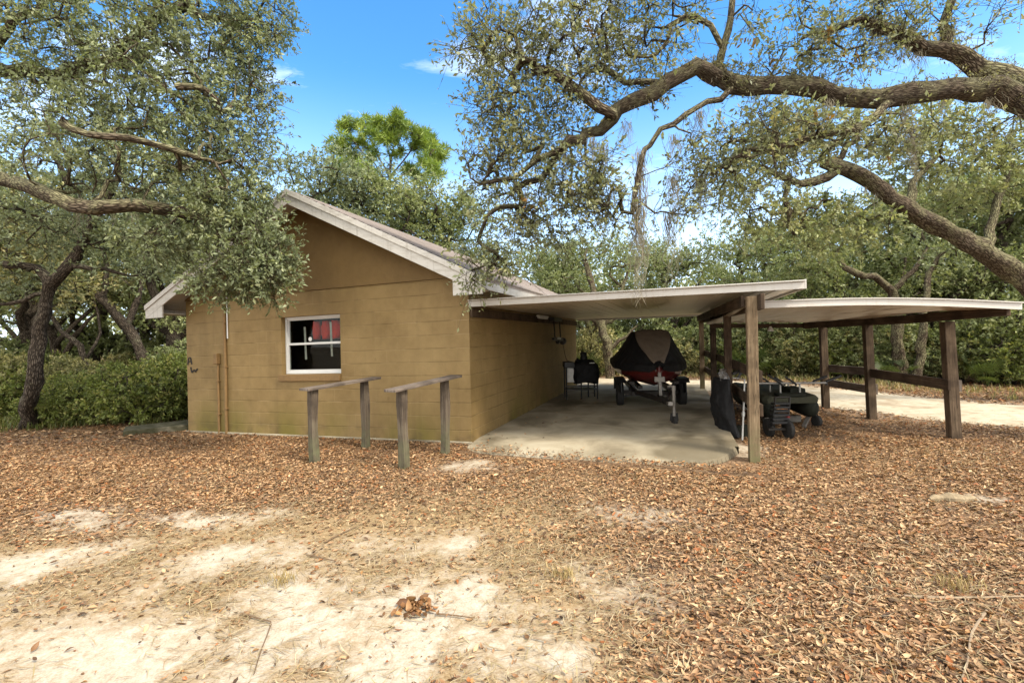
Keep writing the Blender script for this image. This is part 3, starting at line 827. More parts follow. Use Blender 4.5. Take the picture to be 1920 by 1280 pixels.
o = mb.build('roof', M['pan'], lt)
mb = MB()
for i in range(14):
    a0, a1 = i / 14, (i + 1) / 14
    p0, p1 = lt_pt(a0, 0), lt_pt(a1, 0)
    k0, k1 = np.array([0, -.015, 0]), np.array([0, .012, 0])
    mb.hexa([p0 + k0 + [0, 0, -.045], p1 + k0 + [0, 0, -.045], p1 + k1 + [0, 0, -.045], p0 + k1 + [0, 0, -.045], p0 + k0 + [0, 0, .03], p1 + k0 + [0, 0, .03], p1 + k1 + [0, 0, .03], p0 + k1 + [0, 0, .03]])
    k0 = k0 + [0, -.02, 0]
    mb.hexa([p0 + k0 + [0, 0, .032], p1 + k0 + [0, 0, .032], p1 + k1 + [0, 0, .032], p0 + k1 + [0, 0, .032], p0 + k0 + [0, 0, .045], p1 + k0 + [0, 0, .045], p1 + k1 + [0, 0, .045], p0 + k1 + [0, 0, .045]])
mb.build('fascia', M['whitem'], lt)
for k, (p, wd) in enumerate(zip(RP, (.125, .12, .12))):
    mb = MB(); lean = (.045, .02, -.0)[k]
    mb.bar(gpt(p + [0.03, 0], gzf(*p) - .12), gpt(p - [lean, 0], 1.64), wd, wd, up=(0.25, 1, 0)); mb.build('post', M['wood_mid'], lt, bevel=.006)
mb = MB(); mb.bar((6.02, 5.62, 1.75), (6.2, 7.2, 1.70), .045, .13); mb.bar((6.2, 7.2, 1.70), (6.2, 9.85, 1.665), .045, .13); mb.build('beam', M['wood_dark'], lt)
mb = MB(); mb.bar((4.2, 9.85, 1.70), (6.2, 9.85, 1.665), .04, .09); mb.build('beam', M['wood_dark'], lt)
for a, b, z0, z1 in ((2, 1, .80, .81), (2, 1, .51, .49), (1, 0, .80, .76)):
    mb = MB(); mb.bar(gpt(RP[a] + [.075 if z0 < .9 and a == 2 else -.0, .05], z0), gpt(RP[b] + [.075 if a == 2 else -.08, -.06], z1), .036, .14 if a == 2 else .15); mb.build('rail', M['wood_grey'] if a == 2 else M['wood_dark'], lt, bevel=.004)
mb = MB(); p = RP[0] + [.09, -.01]; mb.bar(gpt(p, .66), gpt(p, .82), .06, .04); mb.build('cleat', M['wood_grey'], lt)
mb = MB(); p = RP[1] + [.085, -.02]; mb.bar(gpt(p, .42), gpt(p, .60), .05, .04); mb.build('cleat', M['wood_grey'], lt)
mb = MB(); mb.lathe((5.35, 9.6, 1.66), (0, 0, -1), [(0, .02), (.03, .035), (.08, .06), (.10, .055)], 12); lamp = mb.build('flood_light', M['vinyl'], lt)

# ------------------------------------------------------------------ plank stands
def stand(pa, pb, ha, hb, ea, eb, label, lean):
    r = thing('plank_stand', label, 'plank stand', pa, 'plank stands before the house wall')
    for p, h, l in ((pa, ha, lean[0]), (pb, hb, lean[1])):
        mb = MB(); n = 7; pts = []
        b0 = np.array(p) + [0, 0, -.1]; t0 = np.array(p) + [l, .0, h]
        # slightly crooked weathered post, built as stacked bars sharing ends
        ring = []
        ux, uy = np.array([.86, -.5]), np.array([.5, .86])
        for k in range(n):
            f_ = k / (n - 1); c = b0 * (1 - f_) + t0 * f_ + np.array([.006 * math.sin(5 * f_ + p[0] * 9), .004 * math.cos(7 * f_), 0])
            hw = .047 + .004 * math.sin(9 * f_ + p[0] * 5)
            ring.append([c + np.array([*(ux * i * hw + uy * j * hw), 0]) for i, j in ((-1, -1), (1, -1), (1, 1), (-1, 1))])
        for k in range(n - 1):
            for i in range(4):
                j = (i + 1) % 4
                mb.face([ring[k][i], ring[k][j], ring[k + 1][j], ring[k + 1][i]], [(i + p[0], k * .16), (i + p[0] + .1, k * .16), (i + p[0] + .1, k * .16 + .16), (i + p[0], k * .16 + .16)])
        mb.face(ring[0][::-1]); mb.face(ring[-1])
        mb.build('post', M['wood_stand'], r, bevel=.005)
    a = np.array(pa) + [lean[0], 0, ha + .02]; b = np.array(pb) + [lean[1], 0, hb + .02]; dd = (b - a) / np.linalg.norm(b - a)
    mb = MB(); mb.bar(a - dd * ea, b + dd * eb, .19, .032); mb.build('plank', M['wood_grey'], r, bevel=.004)
    return r
gp = lambda px, py: (lambda g_: np.array([g_[0], g_[1], gzf(g_[0], g_[1])]))(G(px, py, -.035))
stand(gp(589, 868), gp(686, 841), .945, .975, .13, .24, 'weathered plank on two grey posts, standing under the window', (0, -.0))
stand(gp(757, 883), gp(836, 855), .945, .99, .20, .27, 'weathered plank on two posts, standing near the house corner by the carport', (0, 0))

# ------------------------------------------------------------------ boat and trailer in the carport
SLAB = .035
bo = np.array([2.70, 8.55]); bd = np.array([.36, 2.25]); bd /= np.linalg.norm(bd); bn = np.array([bd[1], -bd[0]])
def bt(a, w_, z): return np.array([*(bo + bd * a + bn * w_), z])
boat = thing('boat', 'small covered boat with a red hull parked bow first on a trailer in the carport', 'boat', (bo[0], bo[1], .4))
AA = [0, .12, .35, .7, 1.1, 1.6, 2.3, 3.2]
HW = [.02, .16, .36, .54, .64, .69, .70, .68]
KZ = [.86, .72, .60, .53, .50, .49, .48, .48]
GZ_ = [.93, .93, .93, .925, .92, .92, .92, .91]
mb = MB(); rings = []
for a, h, k, g_ in zip(AA, HW, KZ, GZ_):
    c = k + (g_ - k) * .38
    rings.append([bt(a, -h, g_), bt(a, -h * .93, c + .07), bt(a, -h * .62, c - .05), bt(a, 0, k), bt(a, h * .62, c - .05), bt(a, h * .93, c + .07), bt(a, h, g_), bt(a, 0, g_ + .02)])
mb.loft(rings); mb.build('hull', M['red'], boat, smooth=False, bevel=.01)
AC = [-.05, .08, .3, .6, .95, 1.15, 1.6, 2.3, 3.25]
TZ = [.96, 1.02, 1.17, 1.37, 1.585, 1.635, 1.62, 1.5, 1.22]
TWd = [.03, .10, .20, .29, .355, .37, .37, .36, .36]
BW = [.05, .19, .38, .56, .67, .71, .74, .75, .72]
mb = MB(); rings = []
for i, (a, z, tw, bw) in enumerate(zip(AC, TZ, TWd, BW)):
    j = lambda k: .012 * math.sin(i * 2.3 + k * 1.9)
    zl = .86 if i else .93
    rings.append([bt(a, -bw - j(1), zl + j(2) - .02), bt(a, -bw * .97 - .02, .97), bt(a, -(bw * .45 + tw * .55), (z + .97) / 2 - .01 + j(3)), bt(a, -tw, z - .035), bt(a, -tw * .5, z + .003), bt(a, 0, z + .012),
                  bt(a, tw * .5, z + .003), bt(a, tw, z - .035), bt(a, (bw * .45 + tw * .55), (z + .97) / 2 - .01 + j(4)), bt(a, bw * .97 + .02, .97), bt(a, bw + j(5), zl + j(6) - .02)])
mb.loft(rings, caps=False, close=False)
mb.face([r for r in rings[-1]])
cov = mb.build('cover', M['black'], boat, smooth=True); wrinkle(cov, .05, .16)
# sun-bleached front panel lying over the cover's sloping nose
mb = MB()
NV = 9
def cover_at(a):
    i = max(k for k in range(len(AC)) if AC[k] <= a + 1e-6); i = min(i, len(AC) - 2); f_ = (a - AC[i]) / (AC[i + 1] - AC[i])
    return TZ[i] * (1 - f_) + TZ[i + 1] * f_, TWd[i] * (1 - f_) + TWd[i + 1] * f_
def pan_w(a):
    x = (a - .06) / .99
    return .09 + .25 * math.sin(min(1, x * 1.15) * math.pi / 2)
pr = []
for i in range(NV):
    a = .06 + .99 * i / (NV - 1); z, tw = cover_at(a); pw = pan_w(a) * (1.0)
    row = []
    for k in range(7):
        f_ = (k - 3) / 3 ; wv = .006 * math.sin(i * 1.3 + k * 2.1)
        zz_ = z + .034 - .04 * f_ * f_ + wv - max(0, abs(pw * f_) - tw) * .45
        row.append(bt(a - .035, pw * f_, zz_))
    pr.append(row)
mb.loft(pr, caps=False, close=False); pn = mb.build('cover_panel', M['tan_cloth'], cov, smooth=True)
sol = pn.modifiers.new('solid', 'SOLIDIFY'); sol.thickness = .012; sol.offset = -1; wrinkle(pn, .03, .14, 2)

tr = thing('boat_trailer', 'dark steel boat trailer with two wheels under the covered boat', 'trailer', (bo[0], bo[1], SLAB))
mb = MB()
for s_ in (-1, 1):
    mb.bar(bt(-.55, s_ * .03, .40), bt(.75, s_ * .36, .40), .05, .08); mb.bar(bt(.75, s_ * .36, .40), bt(3.0, s_ * .40, .40), .05, .08)
    mb.bar(bt(.6, s_ * .28, .50), bt(2.8, s_ * .28, .50), .09, .06)
mb.bar(bt(-.95, 0, .40), bt(.1, 0, .40), .06, .07)
mb.bar(bt(.75, -.42, .365), bt(.75, .42, .365), .05, .07)
mb.build('frame', M['dsteel'], tr)
mb = MB(); mb.bar(bt(1.30, -.62, .33), bt(1.30, .62, .33), .07, .07); mb.bar(bt(1.30, -.52, .27), bt(1.30, .52, .27), .03, .03)
for s_ in (-.42, .42): mb.bar(bt(1.30, s_, .27), bt(1.30, s_, .44), .05, .05)
mb.build('axle', M['dsteel'], tr)
for s_ in (-1, 1):
    mb = MB(); ax = np.array([*bn, 0]) * s_
    c = bt(1.30, s_ * .56, SLAB + .27)
    mb.lathe(c, ax, [(0, .16), (.0, .25), (.02, .268), (.12, .268), (.14, .25), (.14, .16)], 28); wh = mb.build('wheel', M['rubber'], tr, smooth=False)
    mb = MB(); mb.lathe(c + ax * .02, ax, [(0, .158), (.09, .158), (.10, .12), (.08, .05), (.12, .04)], 20); mb.build('rim', M['galv'], wh)
    mb = MB(); f_ = []
    for a_, z_ in ((.92, .36), (.96, .56), (1.06, .635), (1.54, .635), (1.64, .56), (1.68, .36)): f_.append((a_, z_))
    for (a0, z0), (a1, z1) in zip(f_, f_[1:]): mb.bar(bt(a0, s_ * .635, z0), bt(a1, s_ * .635, z1), .20, .014, up=(0, .2, 1))
    mb.build('fender', M['blackp'], tr)
mb = MB(); mb.bar(bt(-.08, 0, .40), bt(.04, 0, .86), .055, .055, up=(1, 0, 0)); mb.bar(bt(.0, -.09, .72), bt(.0, .09, .72), .08, .09); mb.tube([bt(.08, -.06, .88), bt(.08, .06, .88)], .04, 10)
mb.build('winch_post', M['galv'], tr)
mb = MB(); jx = bt(-.92, .085, 0)
mb.tube([jx + [0, 0, .20], jx + [0, 0, .62]], .028, 10); mb.tube([jx + [0, 0, .62], jx + [0, 0, .70]], .035, 10); mb.bar(jx + [-.1, 0, .69], jx + [.02, 0, .69], .02, .02)
jk = mb.build('jack', M['galv'], tr)
mb = MB(); mb.lathe(jx + np.array([-.03, 0, SLAB + .085]), (1, 0, 0), [(0, .06), (.005, .085), (.055, .085), (.06, .06)], 18); mb.bar(jx + [-.05, 0, .12], jx + [-.04, 0, .25], .012, .04); mb.bar(jx + [.05, 0, .12], jx + [.04, 0, .25], .012, .04); mb.build('jack_wheel', M['rubber'], jk)
mb = MB(); mb.bar(bt(-1.12, 0, .43), bt(-.93, 0, .41), .07, .06); mb.build('coupler', M['galv'], tr)
for k, (w_, z_) in enumerate(((-.33, .60), (.33, .60))):
    mb = MB(); mb.bar(bt(.95, w_, .42), bt(.95, w_ * 1.35, .58), .04, .04, up=(0, 1, 0)); mb.bar(bt(.7, w_ * 1.3, .585), bt(1.2, w_ * 1.3, .575), .10, .05); mb.build('bunk_support', M['dsteel'], tr)

# ------------------------------------------------------------------ covered grill by the wall
gc = G(1092, 747, SLAB); gr = thing('covered_grill', 'black covered grill on thin legs with a side shelf by the house wall', 'grill', gc)
L = lambda x, y, z: gc + np.array([x, y, z - SLAB])
mb = MB(); rings = []
for z, hx, hy, ox in ((.42, .29, .24, .09), (.55, .315, .27, .09), (.72, .315, .27, .09), (.86, .29, .25, .08), (.95, .21, .18, .07), (.985, .10, .09, .06)):
    rings.append([L(ox + hx * np.sign(math.cos(a_)) * abs(math.cos(a_)) ** .6 + .012 * math.sin(7 * a_ + 20 * z), hy * np.sign(math.sin(a_)) * abs(math.sin(a_)) ** .6, z + (.03 * math.sin(3 * a_) if z < .5 else 0)) for a_ in np.linspace(0, 2 * math.pi, 20, endpoint=False)])
mb.loft(rings); wrinkle(mb.build('cover', M['black'], gr, smooth=True), .05, .12)
mb = MB(); mb.box(lambda a, b, c: L(a, b, c), .14, .26, -.284, -.275, .895, .915); mb.build('cover_tag', M['strap'], gr)
mb = MB(); mb.box(lambda a, b, c: L(a, b, c), -.44, -.2, -.22, .22, .80, .93); mb.build('side_shelf', M['blackp'], gr, bevel=.01)
mb = MB(); mb.lathe(L(.05, 0, .97), (0, 0, 1), [(0, .085), (.06, .09), (.1, .075), (.16, .085), (.19, .06)], 14); mb.lathe(L(-.10, -.02, .97), (0, 0, 1), [(0, .02), (.03, .035), (.05, .02)], 10); mb.build('vent_cap', M['blackp'], gr)
for x, y in ((-.40, -.2), (.33, -.2), (.33, .2), (-.40, .2), (-.05, -.2), (.18, .2)):
    mb = MB(); mb.tube([L(x, y, SLAB + .07), L(x, y, .80 if x < 0 else .5)], .017, 8); mb.lathe(L(x - .015, y, SLAB + .035), (1, 0, 0), [(0, .02), (.003, .035), (.027, .035), (.03, .02)], 12); mb.build('leg', M['blackp'], gr)
mb = MB(); mb.box(lambda a, b, c: L(a, b, c), -.40, .33, -.21, .21, .265, .285); mb.bar(L(-.4, -.2, .36), L(.33, -.2, .36), .02, .03); mb.build('lower_shelf', M['blackp'], gr)
mb = MB(); mb.box(lambda a, b, c: L(a, b, c), -.37, -.06, -.1, .16, .44, .79); mb.build('cabinet_panel', M['alu'], gr, bevel=.01)

# tube light and hanging rack high on the side wall
def sw(s, out, z): return B(-out, s, z)
mb = MB(); mb.tube([sw(3.35, .10, 1.965), sw(4.05, .10, 1.965)], .028, 10); mb.bar(sw(3.3, .10, 1.995), sw(4.1, .10, 1.995), .06, .03)
tl = mb.build('tube_light', M['vinyl']); tag(tl, 'white tube light fixed high on the house side wall under the carport', 'light')
rk = thing('hanging_rack', 'dark metal rack hanging on two rods high on the side wall', 'rack', sw(4.6, .15, 1.4))
mb = MB(); mb.bar(sw(4.25, .16, 1.95), sw(5.05, .16, 1.95), .12, .09); mb.build('bracket', M['dsteel'], rk)
for s_ in (4.36, 4.92):
    mb = MB(); mb.tube([sw(s_, .18, 1.92), sw(s_, .20, 1.50)], .016, 8); mb.build('rod', M['dsteel'], rk)
mb = MB(); mb.tube([sw(4.1, .22, 1.49), sw(4.6, .22, 1.47), sw(5.15, .22, 1.45)], [.03, .05, .035], 10); mb.lathe(sw(5.0, .22, 1.42), (U[0], U[1], 0), [(0, .03), (.02, .085), (.1, .09), (.13, .04)], 14); mb.lathe(sw(4.5, .22, 1.41), (U[0], U[1], 0), [(0, .03), (.02, .05), (.1, .05), (.13, .03)], 12)
cr = mb.build('crossbar', M['dsteel'], rk)
mb = MB(); mb.bar(sw(4.3, .275, 1.50), sw(4.62, .275, 1.49), .012, .05); mb.build('label_plate', M['alu'], cr)
mb = MB(); pts = []
a, b = sw(5.1, .2, 1.45), L(-.3, 0, .95)
for k in range(13):
    f_ = k / 12; pts.append(a * (1 - f_) + b * f_ + np.array([0, 0, -.18 * math.sin(math.pi * f_)]))
mb.tube(pts, .007, 6); cb = mb.build('power_cord', M['dsteel']); tag(cb, 'thin dark cord looping from the wall rack down to the grill', 'cord')
# timber plate where the carport roof meets the house
mb = MB(); mb.box(B, -.045, -.003, .03, DEP - .05, 1.86, 1.995); mb.build('ledger_board', M['wood_dark'], cp)

# ------------------------------------------------------------------ odds and ends by the post row
tb = thing('tarp_bundle', 'tall black tarp bundle with a crumpled silver top leaning by the carport posts', 'tarp bundle', (3.18, 7.02, 0))
mb = MB(); rings = []
for k in range(11):
    f_ = k / 10; z = .02 + .83 * f_; rx = (.085 + .03 * math.sin(f_ * 3)) * (1 - .35 * max(0, f_ - .6) / .4) * (1 + .1 * math.sin(k * 2.2)); ry = .34 * (1 - .25 * f_)
    cx_, cy_ = 3.25 - .05 * math.sin(f_ * 3.0) - .02 * f_, 7.05 + .12 * f_
    rings.append([np.array([cx_ + rx * math.cos(a_) * (1 + .10 * math.sin(4 * a_ + k)), cy_ + ry * math.sin(a_), z + .01 * math.sin(3 * a_)]) for a_ in np.linspace(0, 2 * math.pi, 18, endpoint=False)])
mb.loft(rings); wrinkle(mb.build('tarp', M['black'], tb, smooth=True), .035, .13)
mb = MB(); rings = []
for k in range(6):
    f_ = k / 5; rr = .11 * (1 - .55 * f_) + .02 * math.sin(k * 3)
    rings.append([np.array([3.24 + .75 * rr * math.cos(a_) * (1 + .3 * math.sin(5 * a_ + k * 2)) - .03 * f_, 7.10 + rr * math.sin(a_), .78 + .21 * f_ + .02 * math.sin(4 * a_ + k)]) for a_ in np.linspace(0, 2 * math.pi, 16, endpoint=False)])
mb.loft(rings); mb.build('silver_sheet', M['silver'], tb)
mb = MB(); mb.bar((3.30, 6.98, .93), (3.46, 6.98, .99), .05, .04); mb.bar((3.46, 6.98, .99), (3.38, 7.0, .84), .03, .03); mb.build('strap_handle', M['blackp'], tb)
mb = MB(); a, b = np.array([3.42, 6.85, .86]), np.array([3.22, 6.55, .03]); mb.tube([a + [-.18, 0, .02], a, b], .013, 8); mb.tube([a * .45 + b * .55, a * .38 + b * .62], .022, 8)
o = mb.build('metal_pole', M['alu']); tag(o, 'thin bent metal pole leaning against the black tarp bundle', 'pole')
mb = MB(); mb.hexa([np.array(p) for p in ((3.26, 6.88, .0), (3.50, 6.78, .0), (3.58, 6.92, .0), (3.3, 7.05, .0), (3.3, 6.98, .14), (3.50, 6.90, .18), (3.56, 6.96, .18), (3.33, 7.06, .14))])
o = mb.build('mud_flap_mat', M['oliveb'], bevel=.01); tag(o, 'dark folded rubber mat at the foot of the black tarp bundle', 'mat')

fb_ = thing('fishing_boat', 'dark green twin hull fishing boat stored under the lean-to', 'fishing boat', (4.45, 7.6, 0))
def fl(x, y, z): return np.array([4.42 + x + .22 * y, 7.35 + y, z])
for s_ in (-1, 1):
    mb = MB(); rings = []
    for y, k in ((0, .35), (.06, .8), (.2, 1), (1.8, 1), (2.2, .7), (2.35, .3)):
        rings.append([fl(s_ * .34 + .135 * k * math.cos(a_), y, .32 + .17 * k * math.sin(a_)) for a_ in np.linspace(0, 2 * math.pi, 14, endpoint=False)])
    mb.loft(rings); mb.build('pontoon', M['oliveb'], fb_, smooth=True)
mb = MB(); rings = []
for y, k in ((.02, .86), (.1, 1), (2.1, 1), (2.25, .8)):
    rings.append([fl(x * k, y, z) for x, z in ((-.44, .40), (.44, .40), (.46, .47), (.40, .53), (.2, .50), (-.2, .50), (-.40, .53), (-.46, .47))])
mb.loft(rings); mb.build('deck', M['olive'], fb_, bevel=.012)
mb = MB(); mb.box(lambda a, b, c: fl(a, b, c), -.2, .25, .05, .3, .502, .55); mb.box(lambda a, b, c: fl(a, b, c), .1, .36, .35, .8, .502, .60); mb.build('seat_base', M['oliveb'], fb_, bevel=.02)
for y, z in ((.25, .71), (.75, .66)):
    mb = MB(); mb.tube([fl(-.48, y, z), fl(.66, y, z - .015)], .017, 8); mb.tube([fl(-.1, y, .5), fl(-.1, y, z)], .015, 8); mb.tube([fl(.22, y, .5), fl(.22, y, z)], .015, 8); rl = mb.build('rail', M['alu'], fb_)
    mb = MB(); mb.tube([fl(.66, y, z - .05), fl(.66, y, z + .01), fl(.88, y - .04, z + .10)], .022, 8); mb.build('grip', M['blackp'], rl)
    mb = MB(); mb.tube([fl(-.30, y, z + .13), fl(-.18, y - .05, z + .05), fl(-.05, y, z - .05)], .017, 8); mb.tube([fl(-.02, y, z + .1), fl(.12, y - .05, z + .0), fl(.16, y, z - .04)], .016, 8); mb.build('grip', M['blackp'], rl)
mb = MB(); mb.bar(fl(.15, -.05, .05), fl(.42, .3, .22), .05, .04); mb.build('cradle_strut', M['galv'], fb_)
for y in (.5, 1.8):
    mb = MB(); mb.bar(fl(-.3, y, .08), fl(.3, y, .08), .1, .1); mb.build('cradle', M['galv'], fb_)
mb = MB(); mb.lathe(fl(.40, .12, .10), (1, .2, 0), [(0, .06), (.01, .09), (.06, .09), (.07, .06)], 16); mb.build('cradle_wheel', M['rubber'], fb_)

kt = thing('garden_cart', 'small black two wheeled cart with a ribbed back, in front of the dark green boat', 'cart', (3.86, 6.7, 0))
K = lambda x, y, z: np.array([3.86 + x, 6.72 + y, z])
for k in range(6):
    mb = MB(); z = .22 + .047 * k; mb.box(lambda a, b, c: K(a + .035 * k, b + .05 * k, c), -.14, .10, -.05, .06, z, z + .03); mb.build('slat', M['blackp'], kt, bevel=.006)
mb = MB()
for x in (-.13, .09): mb.tube([K(x, -.02, .16), K(x + .19, .24, .50), K(x + .22, .28, .56)], .014, 8)
mb.tube([K(.09, .28, .56), K(.31, .28, .56)], .014, 8); mb.bar(K(-.18, 0, .14), K(.16, 0, .14), .03, .03); mb.build('frame', M['dsteel'], kt)
for x in (-.12, .07):
    mb = MB(); mb.lathe(K(x, 0 if x > 0 else .16, .135), (1, 0, 0), [(0, .06), (.01, .12), (.02, .135), (.06, .135), (.07, .12), (.08, .06)], 20); wh = mb.build('wheel', M['rubber'], kt)
    mb = MB(); mb.lathe(K(x - .002, 0 if x > 0 else .16, .135), (1, 0, 0), [(0, .058), (.084, .058)], 14); mb.build('rim', M['dsteel'], wh)
mb = MB(); mb.box(lambda a, b, c: K(a, b, c), .13, .17, .04, .09, .29, .315); mb.build('reflector', M['lamp_red'], kt, bevel=.006)

exec_marker = None
# ------------------------------------------------------------------ trees
def tubes(chains):
    """chains: list of (pts Nx3, radii N, sides). returns verts, quads, uvs"""
    vs, qs, us = [], [], []; base = 0
    for pts, rad, n in chains:
        m = len(pts)
        if m < 2: continue
        d = np.gradient(pts, axis=0); d /= np.linalg.norm(d, axis=1, keepdims=True) + 1e-9
        x = np.cross(d[0], [0, 0, 1.0]);
        if np.linalg.norm(x) < .2: x = np.cross(d[0], [0, 1.0, 0])
        X = np.empty_like(pts)
        for i in range(m):
            x = x - d[i] * np.dot(x, d[i]); x /= np.linalg.norm(x) + 1e-9; X[i] = x
        Y = np.cross(d, X)
        ang = np.linspace(0, 2 * np.pi, n, endpoint=False)
        lump = 1 + (.10 * np.sin(ang[None, :] * 3 + np.arange(m)[:, None] * .9) + .07 * np.sin(ang[None] * 2 - np.arange(m)[:, None] * 1.7)) * (n > 6)
        ring = pts[:, None] + rad[:, None, None] * lump[..., None] * (X[:, None] * np.cos(ang)[None, :, None] + Y[:, None] * np.sin(ang)[None, :, None])
        vs.append(ring.reshape(-1, 3))
        i = np.arange(m - 1)[:, None]; k = np.arange(n)[None]; k2 = (k + 1) % n
        q_ = np.stack([base + i * n + k, base + i * n + k2, base + (i + 1) * n + k2, base + (i + 1) * n + k], -1).reshape(-1, 4)
        qs.append(q_)
        L_ = np.concatenate([[0], np.cumsum(np.linalg.norm(np.diff(pts, axis=0), axis=1))]) + 3.7 * (base % 13)
        cir = max(2 * np.pi * rad[0], .02)
        u0 = k / n * cir; u1 = (k + 1) / n * cir
        uv = np.stack([np.stack([np.broadcast_to(u0, (m - 1, n)), np.broadcast_to(L_[:-1, None], (m - 1, n))], -1), np.stack([np.broadcast_to(u1, (m - 1, n)), np.broadcast_to(L_[:-1, None], (m - 1, n))], -1),
                       np.stack([np.broadcast_to(u1, (m - 1, n)), np.broadcast_to(L_[1:, None], (m - 1, n))], -1), np.stack([np.broadcast_to(u0, (m - 1, n)), np.broadcast_to(L_[1:, None], (m - 1, n))], -1)], 2)
        us.append(uv.reshape(-1, 2)); base += m * n
    return np.concatenate(vs), np.concatenate(qs), np.concatenate(us)

class Tree:
    def __init__(s, seed):
        s.r = np.random.default_rng(seed)
        s.pos = np.zeros((90000, 3)); s.par = np.full(90000, -1); s.fix = np.zeros(90000); s.n = 0
        s.tips = []
    def add(s, p, par, fix=0.0):
        s.pos[s.n] = p; s.par[s.n] = par; s.fix[s.n] = fix; s.n += 1; return s.n - 1
    def limb(s, pts, r0, r1, step=.22, jit=.03):
        pts = catmull(pts, step); m = len(pts)
        par = -1
        if s.n: par = int(np.argmin(np.linalg.norm(s.pos[:s.n] - pts[0], axis=1)))
        for i, p in enumerate(pts):
            f_ = i / max(1, m - 1)
            if i and i < m - 1: p = p + s.r.normal(0, jit, 3)
            if i == 0 and par >= 0: p = s.pos[par] * .5 + p * .5
            par = s.add(p, par, (r0 * (1 - f_) + r1 * f_) * s.r.uniform(.88, 1.14))
    def grow(s, targets, step=.25, jit=.18, sag=0.0, fresh=0.5):
        T = np.array(targets)
        d0 = np.full(len(T), 1e9)
        for i in range(0, s.n): d0 = np.minimum(d0, np.linalg.norm(T - s.pos[i], axis=1))
        for k in np.argsort(d0):
            t = T[k]
            dd = np.linalg.norm(s.pos[:s.n] - t, axis=1)
            # prefer attaching a bit back along the wood so twigs rake outward
            j = int(np.argmin(dd + s.r.random(s.n) * fresh * .35))
            d = dd[j]
            n = max(1, int(math.ceil(d / step)))
            a = s.pos[j].copy(); off = s.r.normal(0, jit, 3) * d; par = j
            for i in range(1, n + 1):
                f_ = i / n
                p = a * (1 - f_) + t * f_ + off * math.sin(math.pi * f_) * .7 + (s.r.normal(0, .022, 3) if i < n else 0)
                p[2] -= sag * d * math.sin(math.pi * f_)
                par = s.add(p, par)
            s.tips.append((par, t))
    def radii(s, rt, ex=.5):
        cnt = np.zeros(s.n)
        tipset = [i for i, _ in s.tips]
        cnt[tipset] += 1
        for i in range(s.n - 1, -1, -1):
            if s.par[i] >= 0: cnt[s.par[i]] += max(cnt[i], .2)
        r = np.maximum(rt * np.maximum(cnt, .5) ** ex, s.fix[:s.n])
        for i in range(s.n):
            if s.par[i] >= 0 and s.fix[i] == 0: r[i] = min(r[i], r[s.par[i]] * .97)
        s.cnt = cnt; return r
    def wood(s, rt=.005, ex=.5):
        r = s.radii(rt, ex)
        best = np.full(s.n, -1)
        for i in range(s.n):
            p = s.par[i]
            if p >= 0 and (best[p] < 0 or r[i] > r[best[p]]): best[p] = i
        ch = []
        for i in range(s.n):
            p = s.par[i]
            if p < 0 or best[p] != i:
                path = [p] if p >= 0 else []
                j = i
                while j >= 0: path.append(j); j = best[j]
                pts = s.pos[path]; rr = r[path].copy()
                if p >= 0: rr[0] = min(rr[0], rr[1] * 1.35)
                rr[-1] *= .5
                mxr = rr.max(); n = 14 if mxr > .09 else 8 if mxr > .03 else 5 if mxr > .012 else 3
                ch.append((pts, rr, n))
        return ch

def unit(v): return v / (np.linalg.norm(v, axis=-1, keepdims=True) + 1e-9)

